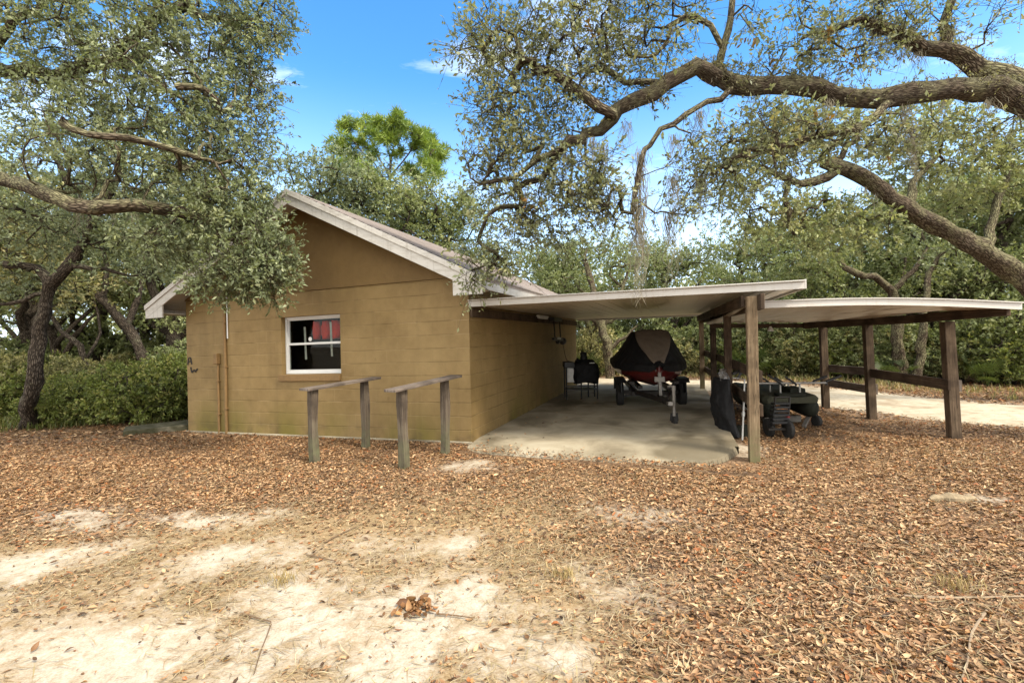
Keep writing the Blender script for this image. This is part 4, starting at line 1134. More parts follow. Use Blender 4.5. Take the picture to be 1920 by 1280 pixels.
def sprays(r, centers, outdir, k, L, m, leaf, wd, pal, droop=.15, twigs=True, spread=.9, tipj=.12, up=.55):
    """k twiglets per centre, each with m leaves. returns twig verts/quads, leaf verts, tint"""
    nC = len(centers)
    d = unit(outdir[:, None] * .55 + r.normal(0, spread, (nC, k, 3)) + np.array([0, 0, -droop]))
    ln = L * r.uniform(.55, 1.25, (nC, k, 1))
    a = centers[:, None] + r.normal(0, tipj, (nC, k, 3)) * .25
    b = a + d * ln
    tw = None
    if twigs:
        A = a.reshape(-1, 3); Bq = b.reshape(-1, 3); D = unit(Bq - A)
        x = unit(np.cross(D, r.normal(0, 1, D.shape))); y = np.cross(D, x)
        ra, rb = .0035, .0015
        vs = np.stack([A + ra * x, A - .5 * ra * x + .87 * ra * y, A - .5 * ra * x - .87 * ra * y, Bq + rb * x, Bq - .5 * rb * x + .87 * rb * y, Bq - .5 * rb * x - .87 * rb * y], 1)
        n = len(A); o_ = np.arange(n)[:, None] * 6
        qd = np.stack([o_ + np.array([0, 1, 4, 3]), o_ + np.array([1, 2, 5, 4]), o_ + np.array([2, 0, 3, 5])], 1).reshape(-1, 4)
        tw = (vs.reshape(-1, 3), qd)
    f_ = r.uniform(.12, 1.03, (nC, k, m, 1)) ** .5
    p = a[:, :, None] * (1 - f_) + b[:, :, None] * f_ + r.normal(0, .012, (nC, k, m, 3))
    ax = unit(d[:, :, None] * .7 + r.normal(0, .65, (nC, k, m, 3)))
    nr = r.normal(0, .6, (nC, k, m, 3)) + np.array([0, 0, up])
    nr = unit(nr - ax * np.sum(nr * ax, -1, keepdims=True)); sd_ = np.cross(ax, nr)
    ll = leaf * np.clip(r.lognormal(-.05, .3, (nC, k, m, 1)), .4, 1.7); ww = ll * wd
    lv = np.stack([p, p + ax * ll * .5 + sd_ * ww * .5 + nr * ww * .16, p + ax * ll, p + ax * ll * .5 - sd_ * ww * .5 + nr * ww * .16], -2).reshape(-1, 4, 3)
    pal = np.array(pal)
    ci = np.clip(r.normal(.5, .2, (nC, 1, 1)) + r.normal(0, .2, (nC, k, m)), 0, .999) * (len(pal) - 1)
    i0 = ci.astype(int); fr_ = (ci - i0)[..., None]
    col = pal[i0] * (1 - fr_) + pal[np.minimum(i0 + 1, len(pal) - 1)] * fr_
    col = col * r.uniform(.75, 1.25, (nC, k, m, 1))
    return tw, lv, np.repeat(col.reshape(-1, 1, 3), 4, 1)

def leafmesh(name, lv, col):
    n = len(lv)
    return npmesh(name, lv.reshape(-1, 3), np.arange(n * 4).reshape(-1, 4), tint=col.reshape(-1, 3))

def moss_mesh(r, anchors, lens, wid=.03, strands=26):
    """hanging moss: many thin wavering ribbons under each anchor"""
    vs, qs = [], []; b = 0
    for a, L_ in zip(anchors, lens):
        for _ in range(strands):
            l = L_ * r.uniform(.25, 1.0); n = max(3, int(l / .06))
            p = a + r.normal(0, 1, 3) * np.array([.03, .03, .02]) * (1 + L_ * .35); ph = r.uniform(0, 6, 2); tt = np.linspace(0, 1, n)[:, None]
            path = p + np.concatenate([.05 * np.sin(ph[0] + tt * r.uniform(5, 14) * l) * np.minimum(1, tt * 2) + r.normal(0, .03) * tt, .05 * np.sin(ph[1] + tt * r.uniform(5, 14) * l) * np.minimum(1, tt * 2) + r.normal(0, .03) * tt, -l * tt], 1) + r.normal(0, .009, (n, 3))
            w_ = wid * r.uniform(.12, .4) * (1 - .7 * tt); an = r.uniform(0, 3.14) + tt * r.normal(0, 3)
            sd_ = np.concatenate([np.cos(an), np.sin(an), 0 * an], 1) * w_ * .5
            vs.append(np.stack([path - sd_, path + sd_], 1).reshape(-1, 3))
            i = np.arange(n - 1) * 2 + b
            qs.append(np.stack([i, i + 1, i + 3, i + 2], -1)); b += n * 2
    return (np.concatenate(vs), np.concatenate(qs))

def mosses(r, anchors, lens, **k):
    return [moss_mesh(r, [a], [l], **k) for a, l in zip(anchors, lens)]

def ellip(r, c, rad, n, shell=.45):
    v = unit(r.normal(0, 1, (n, 3))); q_ = (shell + (1 - shell) * r.random((n, 1)) ** .6)
    return np.array(c) + v * q_ * np.array(rad)

def make_tree(name, label, cat, tree, base, leafparts, bark, leafm, group=None, moss=None, rt=.005, ex=.5):
    root = thing(name, label, cat, base, group)
    b = np.array(base)
    ch = tree.wood(rt, ex)
    v, q_, uv = tubes(ch)
    for tw, _, _ in leafparts:
        if tw is not None:
            q_ = np.concatenate([q_, tw[1] + len(v)]); v = np.concatenate([v, tw[0]])
            uv = np.concatenate([uv, np.random.default_rng(1).random((len(tw[1]) * 4, 2)) * .1])
    link('trunk', npmesh('trunk', v - b, q_, uv=uv, smooth=True), bark, root, local=True)
    lv = np.concatenate([x[1] for x in leafparts]); col = np.concatenate([x[2] for x in leafparts])
    link('crown', leafmesh('crown', lv - b, col), leafm, root, local=True)
    if moss is not None:
        for vq in moss: link('moss', npmesh('moss', vq[0] - b, vq[1]), MOSS, root, local=True)
    return root

def outdirs(tree):
    return unit(np.array([tree.pos[i] - tree.pos[tree.par[max(0, tree.par[i])]] if tree.par[i] >= 0 else np.array([0, 0, 1.0]) for i, _ in tree.tips]))

PAL_OAK = [(0.0955, 0.1132, 0.0559), (0.1528, 0.1816, 0.0909), (0.2171, 0.2538, 0.1363), (0.2864, 0.3281, 0.1901), (0.3471, 0.3709, 0.2067)]
PAL_OAKS = [(0.1166, 0.1246, 0.0629), (0.1652, 0.1795, 0.0948), (0.2235, 0.245, 0.1355), (0.2721, 0.2904, 0.1694), (0.2916, 0.264, 0.1162)]
PAL_BACK = [(0.1185, 0.1526, 0.0559), (0.183, 0.2199, 0.0863), (0.2692, 0.3029, 0.1321), (0.3552, 0.3702, 0.1826)]
PAL_DARK = [(0.1534, 0.1658, 0.0685), (0.2623, 0.2653, 0.1104), (0.4037, 0.3758, 0.1712), (0.545, 0.4792, 0.2281)]
PAL_SHRUB = [(0.0968, 0.122, 0.0279), (0.1572, 0.1969, 0.0447), (0.2419, 0.2756, 0.0706), (0.3508, 0.3249, 0.1078)]
PAL_RUST = [(.20, .12, .03), (.26, .14, .035), (.22, .16, .05)]

def vol(r, lst, depth):
    """crown lumps given as (px, py, rpx, rpy, rdepth, depth, n) -> targets"""
    out = []
    for px, py, rx, ry, rd_, d, n in lst:
        out.append(ellip(r, P(px, py, d), (rx / F * d, rd_, ry / F * d), n, .25))
    return np.concatenate(out)

# --- big oak reaching in from the left
tl_ = Tree(11); r1 = tl_.r
base_l = np.array([-8.6, 5.4, gzf(-8.6, 5.4)])
tl_.limb([base_l, base_l + [.1, .1, 1.2], np.array([-8.2, 5.6, 2.4]), np.array([-7.9, 5.7, 3.0])], .30, .22)
tl_.limb([np.array([-7.9, 5.7, 3.0]), P(-90, 330, 5.5), P(0, 300, 5.2), P(55, 262, 5.2), P(120, 225, 5.3), P(190, 215, 5.4), P(240, 185, 5.5), P(310, 155, 5.7)], .074, .02, jit=.012)
tl_.limb([P(110, 232, 5.3), P(165, 252, 5.3), P(240, 258, 5.4), P(330, 285, 5.6), P(400, 300, 5.8)], .032, .012, jit=.012)
tl_.limb([np.array([-8.2, 5.6, 2.4]), P(-80, 330, 6.6), P(20, 342, 6.6), P(90, 365, 6.2), P(170, 390, 6.0), P(250, 385, 6.0), P(330, 395, 6.4), P(420, 420, 6.3)], .066, .015, jit=.012)
tl_.limb([np.array([-7.9, 5.7, 3.0]), P(-60, 140, 6.6), P(20, 130, 6.8), P(90, 136, 6.8), P(180, 130, 6.9), P(300, 80, 7.0)], .10, .03)
tl_.limb([P(-60, 140, 6.6), P(60, 20, 6.6), P(200, -60, 6.8)], .06, .03)
tl_.limb([P(180, 130, 6.9), P(320, 20, 7.0), P(420, -40, 7.2)], .035, .02)
LV = [(60, 60, 150, 120, .9, 6.6, 90), (220, 40, 150, 110, .9, 6.7, 110), (370, 50, 120, 110, .8, 6.8, 95), (470, 90, 70, 110, .6, 6.9, 60),
      (100, 190, 150, 70, .8, 6.5, 55), (290, 180, 130, 90, .8, 6.5, 90), (420, 220, 90, 90, .7, 6.6, 75), (200, 310, 160, 60, .8, 6.5, 60), (400, 310, 110, 70, .7, 6.4, 80),
      (60, 420, 110, 60, .7, 7.0, 35), (430, 390, 90, 60, .55, 6.3, 75), (470, 470, 75, 65, .45, 6.2, 85), (420, 520, 55, 40, .35, 6.2, 30), (330, 450, 60, 50, .5, 6.4, 40), (505, 520, 40, 40, .3, 6.2, 25), (520, 30, 35, 60, .4, 7.0, 20)]
tg = vol(r1, LV, 6.5)
tl_.grow(tg, .2, .16, .05)
tp = np.array([t for _, t in tl_.tips]); od = outdirs(tl_)
parts = [sprays(r1, tp, od, 6, .30, 13, .052, .42, PAL_OAK, .12)]
sel = r1.choice(len(tp), 160, replace=False)
parts.append(sprays(r1, tp[sel], od[sel], 3, .5, 2, .055, .42, PAL_OAK, .25))
mo = mosses(r1, [P(150, 400, 6.5), P(210, 395, 6.5), P(60, 290, 6.0), P(250, 400, 6.4), P(320, 410, 6.4)], [.35, .25, .3, .3, .2], strands=14)
make_tree('oak_tree', 'large oak spreading in from the left edge, its leaves hanging over the gable', 'tree', tl_, base_l, parts, BARK_G, LEAF, moss=mo)

# --- big oak reaching in from the right, horizontal limb over the carport
tr_ = Tree(23); r2 = tr_.r
base_r = np.array([8.4, 5.6, 0])
tr_.limb([base_r, base_r + [0, 0, 1.5], np.array([8.3, 5.6, 3.0]), P(1990, 250, 6.0)], .42, .30)
tr_.limb([P(1990, 250, 6.0), P(1930, 195, 6.0), P(1870, 168, 6.0), P(1790, 165, 6.0), P(1700, 178, 6.0), P(1600, 185, 6.05), P(1530, 168, 6.1), P(1440, 165, 6.1), P(1375, 160, 6.1), P(1335, 130, 6.1)], .150, .078, jit=.02)
tr_.limb([P(1930, 175, 6.0), P(1880, 140, 6.2), P(1800, 105, 6.3), P(1735, 85, 6.3), P(1690, 70, 6.3), P(1640, 50, 6.3), P(1610, 40, 6.3), P(1555, 52, 6.3), P(1500, 75, 6.3)], .125, .025, jit=.03)
tr_.limb([P(1770, 80, 6.3), P(1775, 40, 6.3), P(1790, -40, 6.3)], .065, .05)
tr_.limb([P(1340, 140, 6.1), P(1352, 90, 6.1), P(1368, 30, 6.1), P(1380, -40, 6.1)], .05, .035)
tr_.limb([P(1345, 150, 6.1), P(1300, 130, 6.0), P(1250, 155, 6.0), P(1190, 185, 5.9), P(1150, 220, 5.9), P(1100, 255, 5.9), P(1068, 270, 5.8), P(1040, 310, 5.8), P(990, 350, 5.8), P(930, 370, 5.8)], .07, .014)
tr_.limb([P(1375, 165, 6.1), P(1330, 190, 6.0), P(1290, 215, 6.0), P(1240, 250, 5.9), P(1210, 275, 5.9), P(1195, 330, 5.8), P(1185, 400, 5.8)], .042, .012)
tr_.limb([P(1250, 155, 6.0), P(1170, 150, 6.1), P(1130, 130, 6.1), P(1090, 150, 6.1)], .032, .012)
tr_.limb([P(1352, 90, 6.1), P(1310, 35, 6.1), P(1260, 50, 6.0), P(1250, 70, 6.0), P(1210, 110, 6.0), P(1170, 90, 6.0)], .036, .012)
tr_.limb([P(1150, 220, 5.9), P(1120, 200, 5.8), P(1060, 160, 5.8), P(1000, 130, 5.8)], .03, .012)
tr_.limb([P(1068, 270, 5.8), P(1010, 300, 5.7), P(960, 330, 5.7), P(900, 345, 5.7)], .025, .012)
tr_.limb([P(1700, 178, 6.0), P(1640, 220, 5.9), P(1570, 245, 5.8), P(1480, 270, 5.8), P(1400, 280, 5.8)], .03, .012)
RV = [(900, 60, 60, 60, .5, 5.9, 26), (960, 90, 80, 90, .6, 5.9, 48), (1050, 60, 90, 80, .7, 6.0, 44), (1150, 50, 90, 70, .7, 6.1, 42), (1260, 40, 90, 60, .7, 6.1, 34),
      (930, 200, 60, 70, .5, 5.8, 30), (1030, 190, 80, 70, .6, 5.9, 42), (1130, 140, 70, 60, .6, 6.0, 24), (920, 310, 50, 60, .5, 5.8, 26), (990, 300, 70, 60, .5, 5.8, 34), (1090, 330, 80, 60, .5, 5.8, 34),
      (960, 400, 80, 50, .5, 5.7, 30), (1060, 400, 80, 50, .5, 5.7, 28), (1140, 380, 60, 60, .4, 5.8, 22), (900, 470, 35, 45, .3, 5.6, 12), (935, 500, 30, 22, .2, 5.6, 7), (888, 525, 10, 14, .1, 5.6, 3),
      (1450, 110, 110, 50, .6, 6.1, 22), (1560, 110, 90, 60, .6, 6.2, 26), (1690, 40, 110, 60, .6, 6.3, 34), (1610, 20, 80, 50, .6, 6.3, 20), (1400, 40, 40, 40, .4, 6.1, 6), (1480, 20, 30, 30, .4, 6.1, 6), (1850, 30, 60, 40, .5, 6.3, 6),
      (1420, 240, 110, 50, .6, 5.9, 36), (1330, 300, 80, 60, .6, 5.9, 26), (1550, 260, 90, 50, .6, 5.9, 26), (1700, 250, 90, 40, .6, 5.9, 16), (1400, 340, 110, 60, .6, 5.9, 26), (1260, 370, 50, 60, .4, 5.9, 12), (1230, 130, 60, 40, .5, 6.0, 14), (1850, 240, 60, 40, .5, 6.1, 10)]
tg = vol(r2, RV, 6)
tr_.grow(tg, .2, .2, .04)
tp = np.array([t for _, t in tr_.tips]); od = outdirs(tr_)
parts = [sprays(r2, tp, od, 6, .30, 7, .056, .44, PAL_OAKS, .10)]
sel = r2.choice(len(tp), 16, replace=False)
parts.append(sprays(r2, tp[sel], od[sel], 3, .2, 9, .062, .46, PAL_RUST, .1, twigs=False))
sel = r2.choice(len(tp), 240, replace=False)
parts.append(sprays(r2, tp[sel], od[sel], 3, .55, 2, .055, .42, PAL_OAKS, .25))
# ivy-like resurrection fern and lichen tufts on the big limb
lp = tr_.pos[:tr_.n][tr_.fix[:tr_.n] > .06]
ii = r2.integers(0, len(lp), 950); fr_l = tr_.fix[:tr_.n][tr_.fix[:tr_.n] > .06][ii]; fern = lp[ii]; fern = fern + unit(r2.normal(0, 1, fern.shape) + [0, -.2, .75]) * fr_l[:, None] * 1.02 + r2.normal(0, .03, fern.shape)
parts.append(sprays(r2, fern, np.tile([0, 0, 1.0], (len(fern), 1)), 3, .07, 5, .03, .35, [(.10, .085, .055), (.20, .18, .10), (.25, .24, .12), (.28, .27, .17)], -.1, twigs=True))
an = [P(1198, 330, 5.8), P(1192, 370, 5.8), P(1197, 395, 5.8), P(1200, 285, 5.85), P(1262, 330, 5.9), P(1255, 400, 5.9), P(1265, 255, 5.95), P(1310, 210, 6.0), P(1175, 230, 5.9), P(1110, 260, 5.85),
      P(1315, 330, 5.9), P(1700, 200, 6.0), P(1712, 240, 5.95), P(1550, 190, 6.0), P(1660, 75, 6.3), P(1690, 85, 6.3), P(1720, 95, 6.3), P(1640, 65, 6.3), P(1850, 190, 6.0), P(1770, 185, 6.0), P(1130, 270, 5.8), P(1060, 290, 5.8), P(985, 360, 5.8)]
ln = [1.45, 1.4, 1.25, .8, 1.2, 1.1, .5, .5, .45, .5, .7, .6, .5, .35, .35, .4, .35, .3, .3, .3, .5, .4, .4]
mo = mosses(r2, an, ln, wid=.028, strands=42)
sm_i = np.where(tr_.fix[:tr_.n] > .012)[0]; sm_i = r2.choice(sm_i, 46, replace=False)
mo += mosses(r2, [tr_.pos[i] for i in sm_i], list(r2.uniform(.10, .38, 46)), wid=.026, strands=12)
make_tree('oak_tree', 'big lichen covered oak reaching over the carport from the right edge, hung with moss', 'tree', tr_, base_r, parts, BARK_G, LEAF, moss=mo)

# --- leaning oak at the right behind the lean-to
tk = Tree(31); r3 = tk.r
base_k = np.array([13.2, 9.2, 0])
tk.limb([base_k, np.array([12.2, 9.2, .9]), P(1990, 585, 9.2), P(1900, 510, 9.1), P(1800, 445, 9.0), P(1700, 390, 8.9), P(1640, 345, 8.8), P(1590, 315, 8.8), P(1545, 305, 8.8)], .25, .11, jit=.03)
tk.limb([P(1600, 318, 8.8), P(1550, 330, 8.8), P(1500, 345, 8.8), P(1460, 330, 8.8)], .11, .05)
tk.limb([P(1560, 308, 8.8), P(1600, 260, 8.9), P(1610, 210, 9.0)], .07, .04)
tk.limb([P(1545, 305, 8.8), P(1555, 270, 8.7), P(1640, 225, 8.7)], .06, .03)
tk.limb([P(1480, 340, 8.8), P(1475, 400, 8.8), P(1490, 440, 8.8)], .06, .03)
tk.limb([P(1700, 390, 8.9), P(1720, 330, 9.2), P(1760, 290, 9.6)], .08, .04)
tk.limb([P(1850, 470, 9.1), P(1870, 380, 9.4), P(1900, 300, 9.8)], .08, .04)
KV = [(1440, 290, 100, 60, .9, 8.9, 36), (1520, 240, 90, 50, .9, 9, 32), (1640, 230, 90, 50, .9, 9, 34), (1440, 400, 80, 50, .8, 8.9, 34), (1540, 420, 80, 60, .8, 9.2, 44), (1620, 420, 60, 50, .6, 9.3, 24), (1720, 300, 90, 60, 1, 9.6, 46), (1830, 330, 90, 80, 1, 9.8, 60), (1880, 280, 70, 60, 1, 9.9, 40), (1780, 240, 80, 40, .9, 9.7, 26), (1380, 340, 60, 50, .7, 8.9, 18)]
tg = vol(r3, KV, 9); tk.grow(tg, .25, .2, .03)
tp = np.array([t for _, t in tk.tips]); od = outdirs(tk)
parts = [sprays(r3, tp, od, 6, .34, 14, .072, .45, PAL_BACK[1:] + [(.19, .19, .095)], .1)]
mo = mosses(r3, [P(1710, 260, 9), P(1715, 300, 9), P(1620, 350, 8.8), P(1670, 390, 8.9), P(1640, 365, 8.8)], [.7, .6, .3, .3, .3], strands=24, wid=.04)
make_tree('oak_tree', 'oak with a thick trunk leaning up leftward behind the lean-to at right', 'tree', tk, base_k, parts, BARK_G, LEAFB, moss=mo)

# --- slim oak standing at the left with a forked dark trunk
tm = Tree(41); r4 = tm.r
bm_ = G(52, 797, -.1); bm_[2] = gzf(bm_[0], bm_[1]) - .02
tm.limb([bm_, P(60, 740, 9.3), P(72, 640, 9.3), P(84, 570, 9.3), P(95, 530, 9.3), P(125, 500, 9.2), P(150, 465, 9.2), P(168, 430, 9.2), P(180, 380, 9.3)], .135, .08, jit=.03)
tm.limb([P(92, 535, 9.3), P(70, 500, 9.3), P(20, 495, 9.3), P(-40, 480, 9.3)], .09, .05)
tm.limb([P(88, 545, 9.3), P(40, 560, 9.2), P(-20, 570, 9.2)], .05, .03)
tm.limb([P(130, 495, 9.2), P(175, 500, 9.1), P(215, 510, 9.1)], .06, .03)
tm.limb([P(168, 430, 9.2), P(210, 350, 9.3), P(230, 280, 9.4)], .08, .04)
tm.limb([P(175, 400, 9.2), P(130, 340, 9.4), P(90, 280, 9.6)], .08, .04)
MV = [(60, 420, 110, 60, 1, 9.4, 46), (180, 420, 110, 60, 1, 9.4, 46), (260, 470, 80, 60, .9, 9.4, 30), (30, 520, 60, 40, .8, 9.3, 16), (100, 310, 120, 70, 1, 9.6, 50), (240, 320, 110, 70, 1, 9.5, 50), (330, 400, 70, 60, .9, 9.7, 30), (190, 220, 140, 70, 1.1, 9.8, 40)]
tg = vol(r4, MV, 9.3); tm.grow(tg, .25, .2, .03)
tp = np.array([t for _, t in tm.tips]); od = outdirs(tm)
parts = [sprays(r4, tp, od, 6, .34, 13, .07, .45, PAL_OAK, .1)]
make_tree('oak_tree', 'slim oak with a dark forked trunk standing in the leaf litter at far left', 'tree', tm, bm_, parts, BARK_D, LEAFB)

# --- stems that show in the woods: left of the house and beyond the carports
for sd_k, limbs, crown, lab in (
    (51, [[(282, 735, 13), (268, 670, 13), (235, 610, 12.9), (190, 560, 12.8), (150, 528, 12.7), (100, 500, 12.6)], [(235, 610, 12.9), (262, 560, 13.2), (270, 500, 13.4)], [(190, 560, 12.8), (200, 500, 12.9), (180, 440, 13)]], [(120, 470, 90, 50, 1, 12.8, 30), (200, 400, 90, 60, 1, 13, 36), (290, 450, 70, 60, 1, 13.3, 30)], 'dark oak trunk leaning left in the woods between the slim oak and the house'),
    (52, [[(352, 720, 14.5), (330, 640, 14.5), (305, 590, 14.4), (285, 540, 14.4), (270, 470, 14.5)], [(318, 615, 14.5), (345, 560, 14.6), (380, 510, 14.8)]], [(270, 440, 80, 60, 1, 14.5, 34), (370, 470, 60, 50, 1, 14.8, 24)], 'thick oak trunk leaning left just behind the left house corner'),
    (53, [[(180, 760, 12), (168, 700, 12), (150, 650, 12), (110, 610, 12.1), (85, 575, 12.2)], [(160, 680, 12), (185, 620, 12.2), (175, 560, 12.3)]], [(90, 545, 70, 40, .8, 12.2, 20), (185, 520, 70, 45, .8, 12.3, 22)], 'thin crooked oak stem in the left undergrowth beside the slim oak'),
    (54, [[(1145, 708, 16.3), (1140, 655, 16.3), (1124, 600, 16.3), (1112, 540, 16.5), (1096, 480, 16.6)], [(1128, 615, 16.3), (1160, 560, 16.6), (1180, 500, 16.8)], [(1140, 660, 16.3), (1175, 630, 16.2), (1195, 610, 16.2)]], [(1090, 465, 60, 34, 1, 16.6, 22), (1185, 480, 60, 34, 1, 16.8, 22)], 'pale grey trunk at the wood edge, seen between the house wall and the boat'),
    (55, [[(1722, 715, 12.6), (1726, 650, 12.6), (1735, 590, 12.6), (1742, 530, 12.8), (1760, 480, 13)]], [(1765, 480, 50, 36, .8, 13, 20)], 'thin pale trunk beyond the road, seen under the low lean-to roof'),
    (56, [[(1690, 715, 13.4), (1682, 620, 13.4), (1672, 545, 13.3), (1640, 522, 13.2), (1600, 512, 13.2), (1570, 480, 13.2)], [(1672, 545, 13.3), (1712, 505, 13.2), (1738, 465, 13.2)]], [(1560, 455, 60, 34, .8, 13.4, 20), (1745, 440, 50, 34, .8, 13.5, 18)], 'oak with a forked bare limb showing just above the lean-to roof')):
    t = Tree(sd_k); rr_ = t.r
    b0 = P(*limbs[0][0]); b0[2] = gzf(b0[0], b0[1]) - .05
    for li, l_ in enumerate(limbs):
        p_ = [P(*q_) for q_ in l_]
        if li == 0: p_[0] = b0
        k_ = (.17, .24, .09, .19, .13, .17)[sd_k - 51]; t.limb(p_, k_ if li == 0 else k_ * .5, k_ * .4 if li == 0 else k_ * .2, .25, .03)
    t.grow(vol(rr_, crown, 12), .3, .2, .03)
    tp = np.array([x for _, x in t.tips]); od = outdirs(t)
    make_tree('oak_tree', lab, 'tree', t, b0, [sprays(rr_, tp, od, 5, .36, 12, .08, .48, PAL_OAK, .1, twigs=False)], BARK_D if sd_k < 54 else BARK_G, LEAFB, rt=.006)

# --- woodland oaks: five built once, then copied
def wood_oak(seed, h, spread, lean, nclump, per, pal, leaf=.085, k=5, m=11, bark=BARK_D, low=.32):
    t = Tree(seed); r = t.r
    b0 = np.zeros(3)
    tip = np.array([lean[0], lean[1], h * .62])
    mid = tip * .45 + np.array([r.normal(0, .25), r.normal(0, .25), 0])
    t.limb([b0 - [0, 0, .15], mid * .5 + r.normal(0, .08, 3), mid, tip], .025 * h, .012 * h, .3, .04)
    for i in range(3):
        a = r.uniform(0, 6.28) + i * 2.1; q0 = b0 * .5 + mid * (.7 + .25 * i)
        e = q0 + np.array([math.cos(a) * spread * .55, math.sin(a) * spread * .55, h * .25])
        t.limb([q0, (q0 + e) / 2 + r.normal(0, .2, 3), e], .014 * h, .007 * h, .3, .05)
    out = []
    for i in range(nclump):
        a = r.uniform(0, 6.28); rr = spread * math.sqrt(r.random()) * .85; zf = r.uniform(low, 1)
        rr *= math.sin(math.pi * min(1, (1.05 - zf) / .75 * .5 + .08)) ** .7
        c = np.array([lean[0] * .8 + math.cos(a) * rr, lean[1] * .8 + math.sin(a) * rr, h * zf * .93])
        out.append(ellip(r, c, (r.uniform(.5, .95), r.uniform(.5, .95), r.uniform(.3, .5)), per, .3))
    t.grow(np.concatenate(out), .35, .16, .02)
    tp = np.array([x for _, x in t.tips]); od = outdirs(t)
    return t, [sprays(r, tp, od, k, .42, m, leaf, .45, pal, .08, twigs=False)]
protos = []
for i, (h, sp, ln_, nc, pal, low) in enumerate(((6.2, 2.4, (.6, .2), 26, PAL_BACK, .3), (7.4, 2.7, (-.8, .1), 30, PAL_BACK, .34), (5.2, 2.3, (.9, -.2), 24, PAL_BACK, .26), (8.6, 2.8, (.4, .3), 34, PAL_OAK, .46), (6.6, 2.3, (-1.0, .3), 22, PAL_DARK, .52))):
    t, lp_ = wood_oak(100 + i, h, sp, ln_, nc, 15, pal, low=low)
    protos.append(make_tree('oak_tree', 'x', 'tree', t, (0, 0, 0), lp_, BARK_D if i != 2 else BARK_G, LEAFB, rt=.007, ex=.48))
used = set()
def dup(root, loc, rz=0, scale=1.0, label=None, group=None):
    if root.name not in used and root in protos:
        used.add(root.name); r = root
    else:
        r = root.copy(); C.objects.link(r)
        for ch in list(root.children):
            c = ch.copy(); C.objects.link(c); c.parent = r
            for g_ in ch.children:
                d_ = g_.copy(); C.objects.link(d_); d_.parent = c
    r.location = tuple(float(v_) for v_ in loc); r.rotation_euler = (0, 0, rz); r.scale = (scale,) * 3 if not hasattr(scale, '__len__') else scale
    if label: r['label'] = label
    if group: r['group'] = group
    return r
def place(px, d, var, scale, label, group, rz=None):
    x = (px - CX) / F * d
    return dup(protos[var], (x, d, gzf(x, d)), random.uniform(0, 6.28) if rz is None else rz, scale, label, group)
GL, GB, GC, GR = 'oaks in the woods left of the house', 'oaks behind the house roof', 'oaks behind the carport', 'oaks behind the lean-to'
LL = 'dark twisted oak in the crowded woods left of the house'
for px, d, v_, s_ in ((-60, 11.5, 4, 1.0), (130, 15.5, 4, .95), (265, 17, 4, .95), (20, 14, 3, .9), (330, 15, 1, .95), (160, 17, 3, .95), (-120, 16, 1, 1), (70, 19, 0, 1.2), (280, 19.5, 3, .95), (-40, 21, 3, 1.0), (390, 18.5, 0, 1.1)):
    place(px, d, v_, s_, LL, GL)
for px, d, v_, s_ in ((470, 19, 3, .95), (575, 18, 3, 1.08), (535, 20, 1, 1.2), (650, 18.5, 3, 1.04), (735, 19.5, 1, 1.22), (800, 18.5, 1, 1.12), (850, 18, 0, 1.25), (560, 25, 3, 1.1), (700, 26, 3, 1.15), (880, 26, 1, .9)):
    place(px, d, v_, s_, 'grey green oak rising behind the house roof ridge', GB)
for px, d, v_, s_ in ((905, 20, 0, .98), (985, 22, 2, 1.15), (1060, 19.5, 0, .95), (1135, 18.5, 2, 1.1), (1200, 22, 1, .85), (1270, 20, 0, .9), (1345, 19, 2, 1.12), (1420, 21, 0, 1.0), (1030, 29, 1, .85), (1320, 29, 1, .85)):
    place(px, d, v_, s_, 'low spreading oak in the tree line seen above the carport roof', GC)
for px, d, v_, s_ in ((1490, 18, 0, 1.0), (1560, 16.5, 2, 1.15), (1640, 17.5, 1, .95), (1720, 15.5, 0, 1.05), (1800, 16.5, 1, 1.0), (1880, 14.5, 0, 1.1), (1960, 15.5, 1, 1.0), (2060, 14, 3, .95), (1600, 22, 3, .95), (1740, 21, 3, 1.0), (1890, 20, 3, 1.0), (2010, 19, 3, 1), (2150, 13, 1, 1)):
    place(px, d, v_, s_, 'bushy green oak in the dense tree line behind the lean-to', GR)
# a few off-frame trees to the sides, which shade the yard and show in reflections, stand where the photo's woods go on
for px, d, v_, s_ in ((-500, 9, 3, 1.0), (2600, 10, 3, 1.0)):
    place(px, d, v_, s_, LL if px < 0 else 'bushy green oak in the dense tree line behind the lean-to', GL if px < 0 else GR)

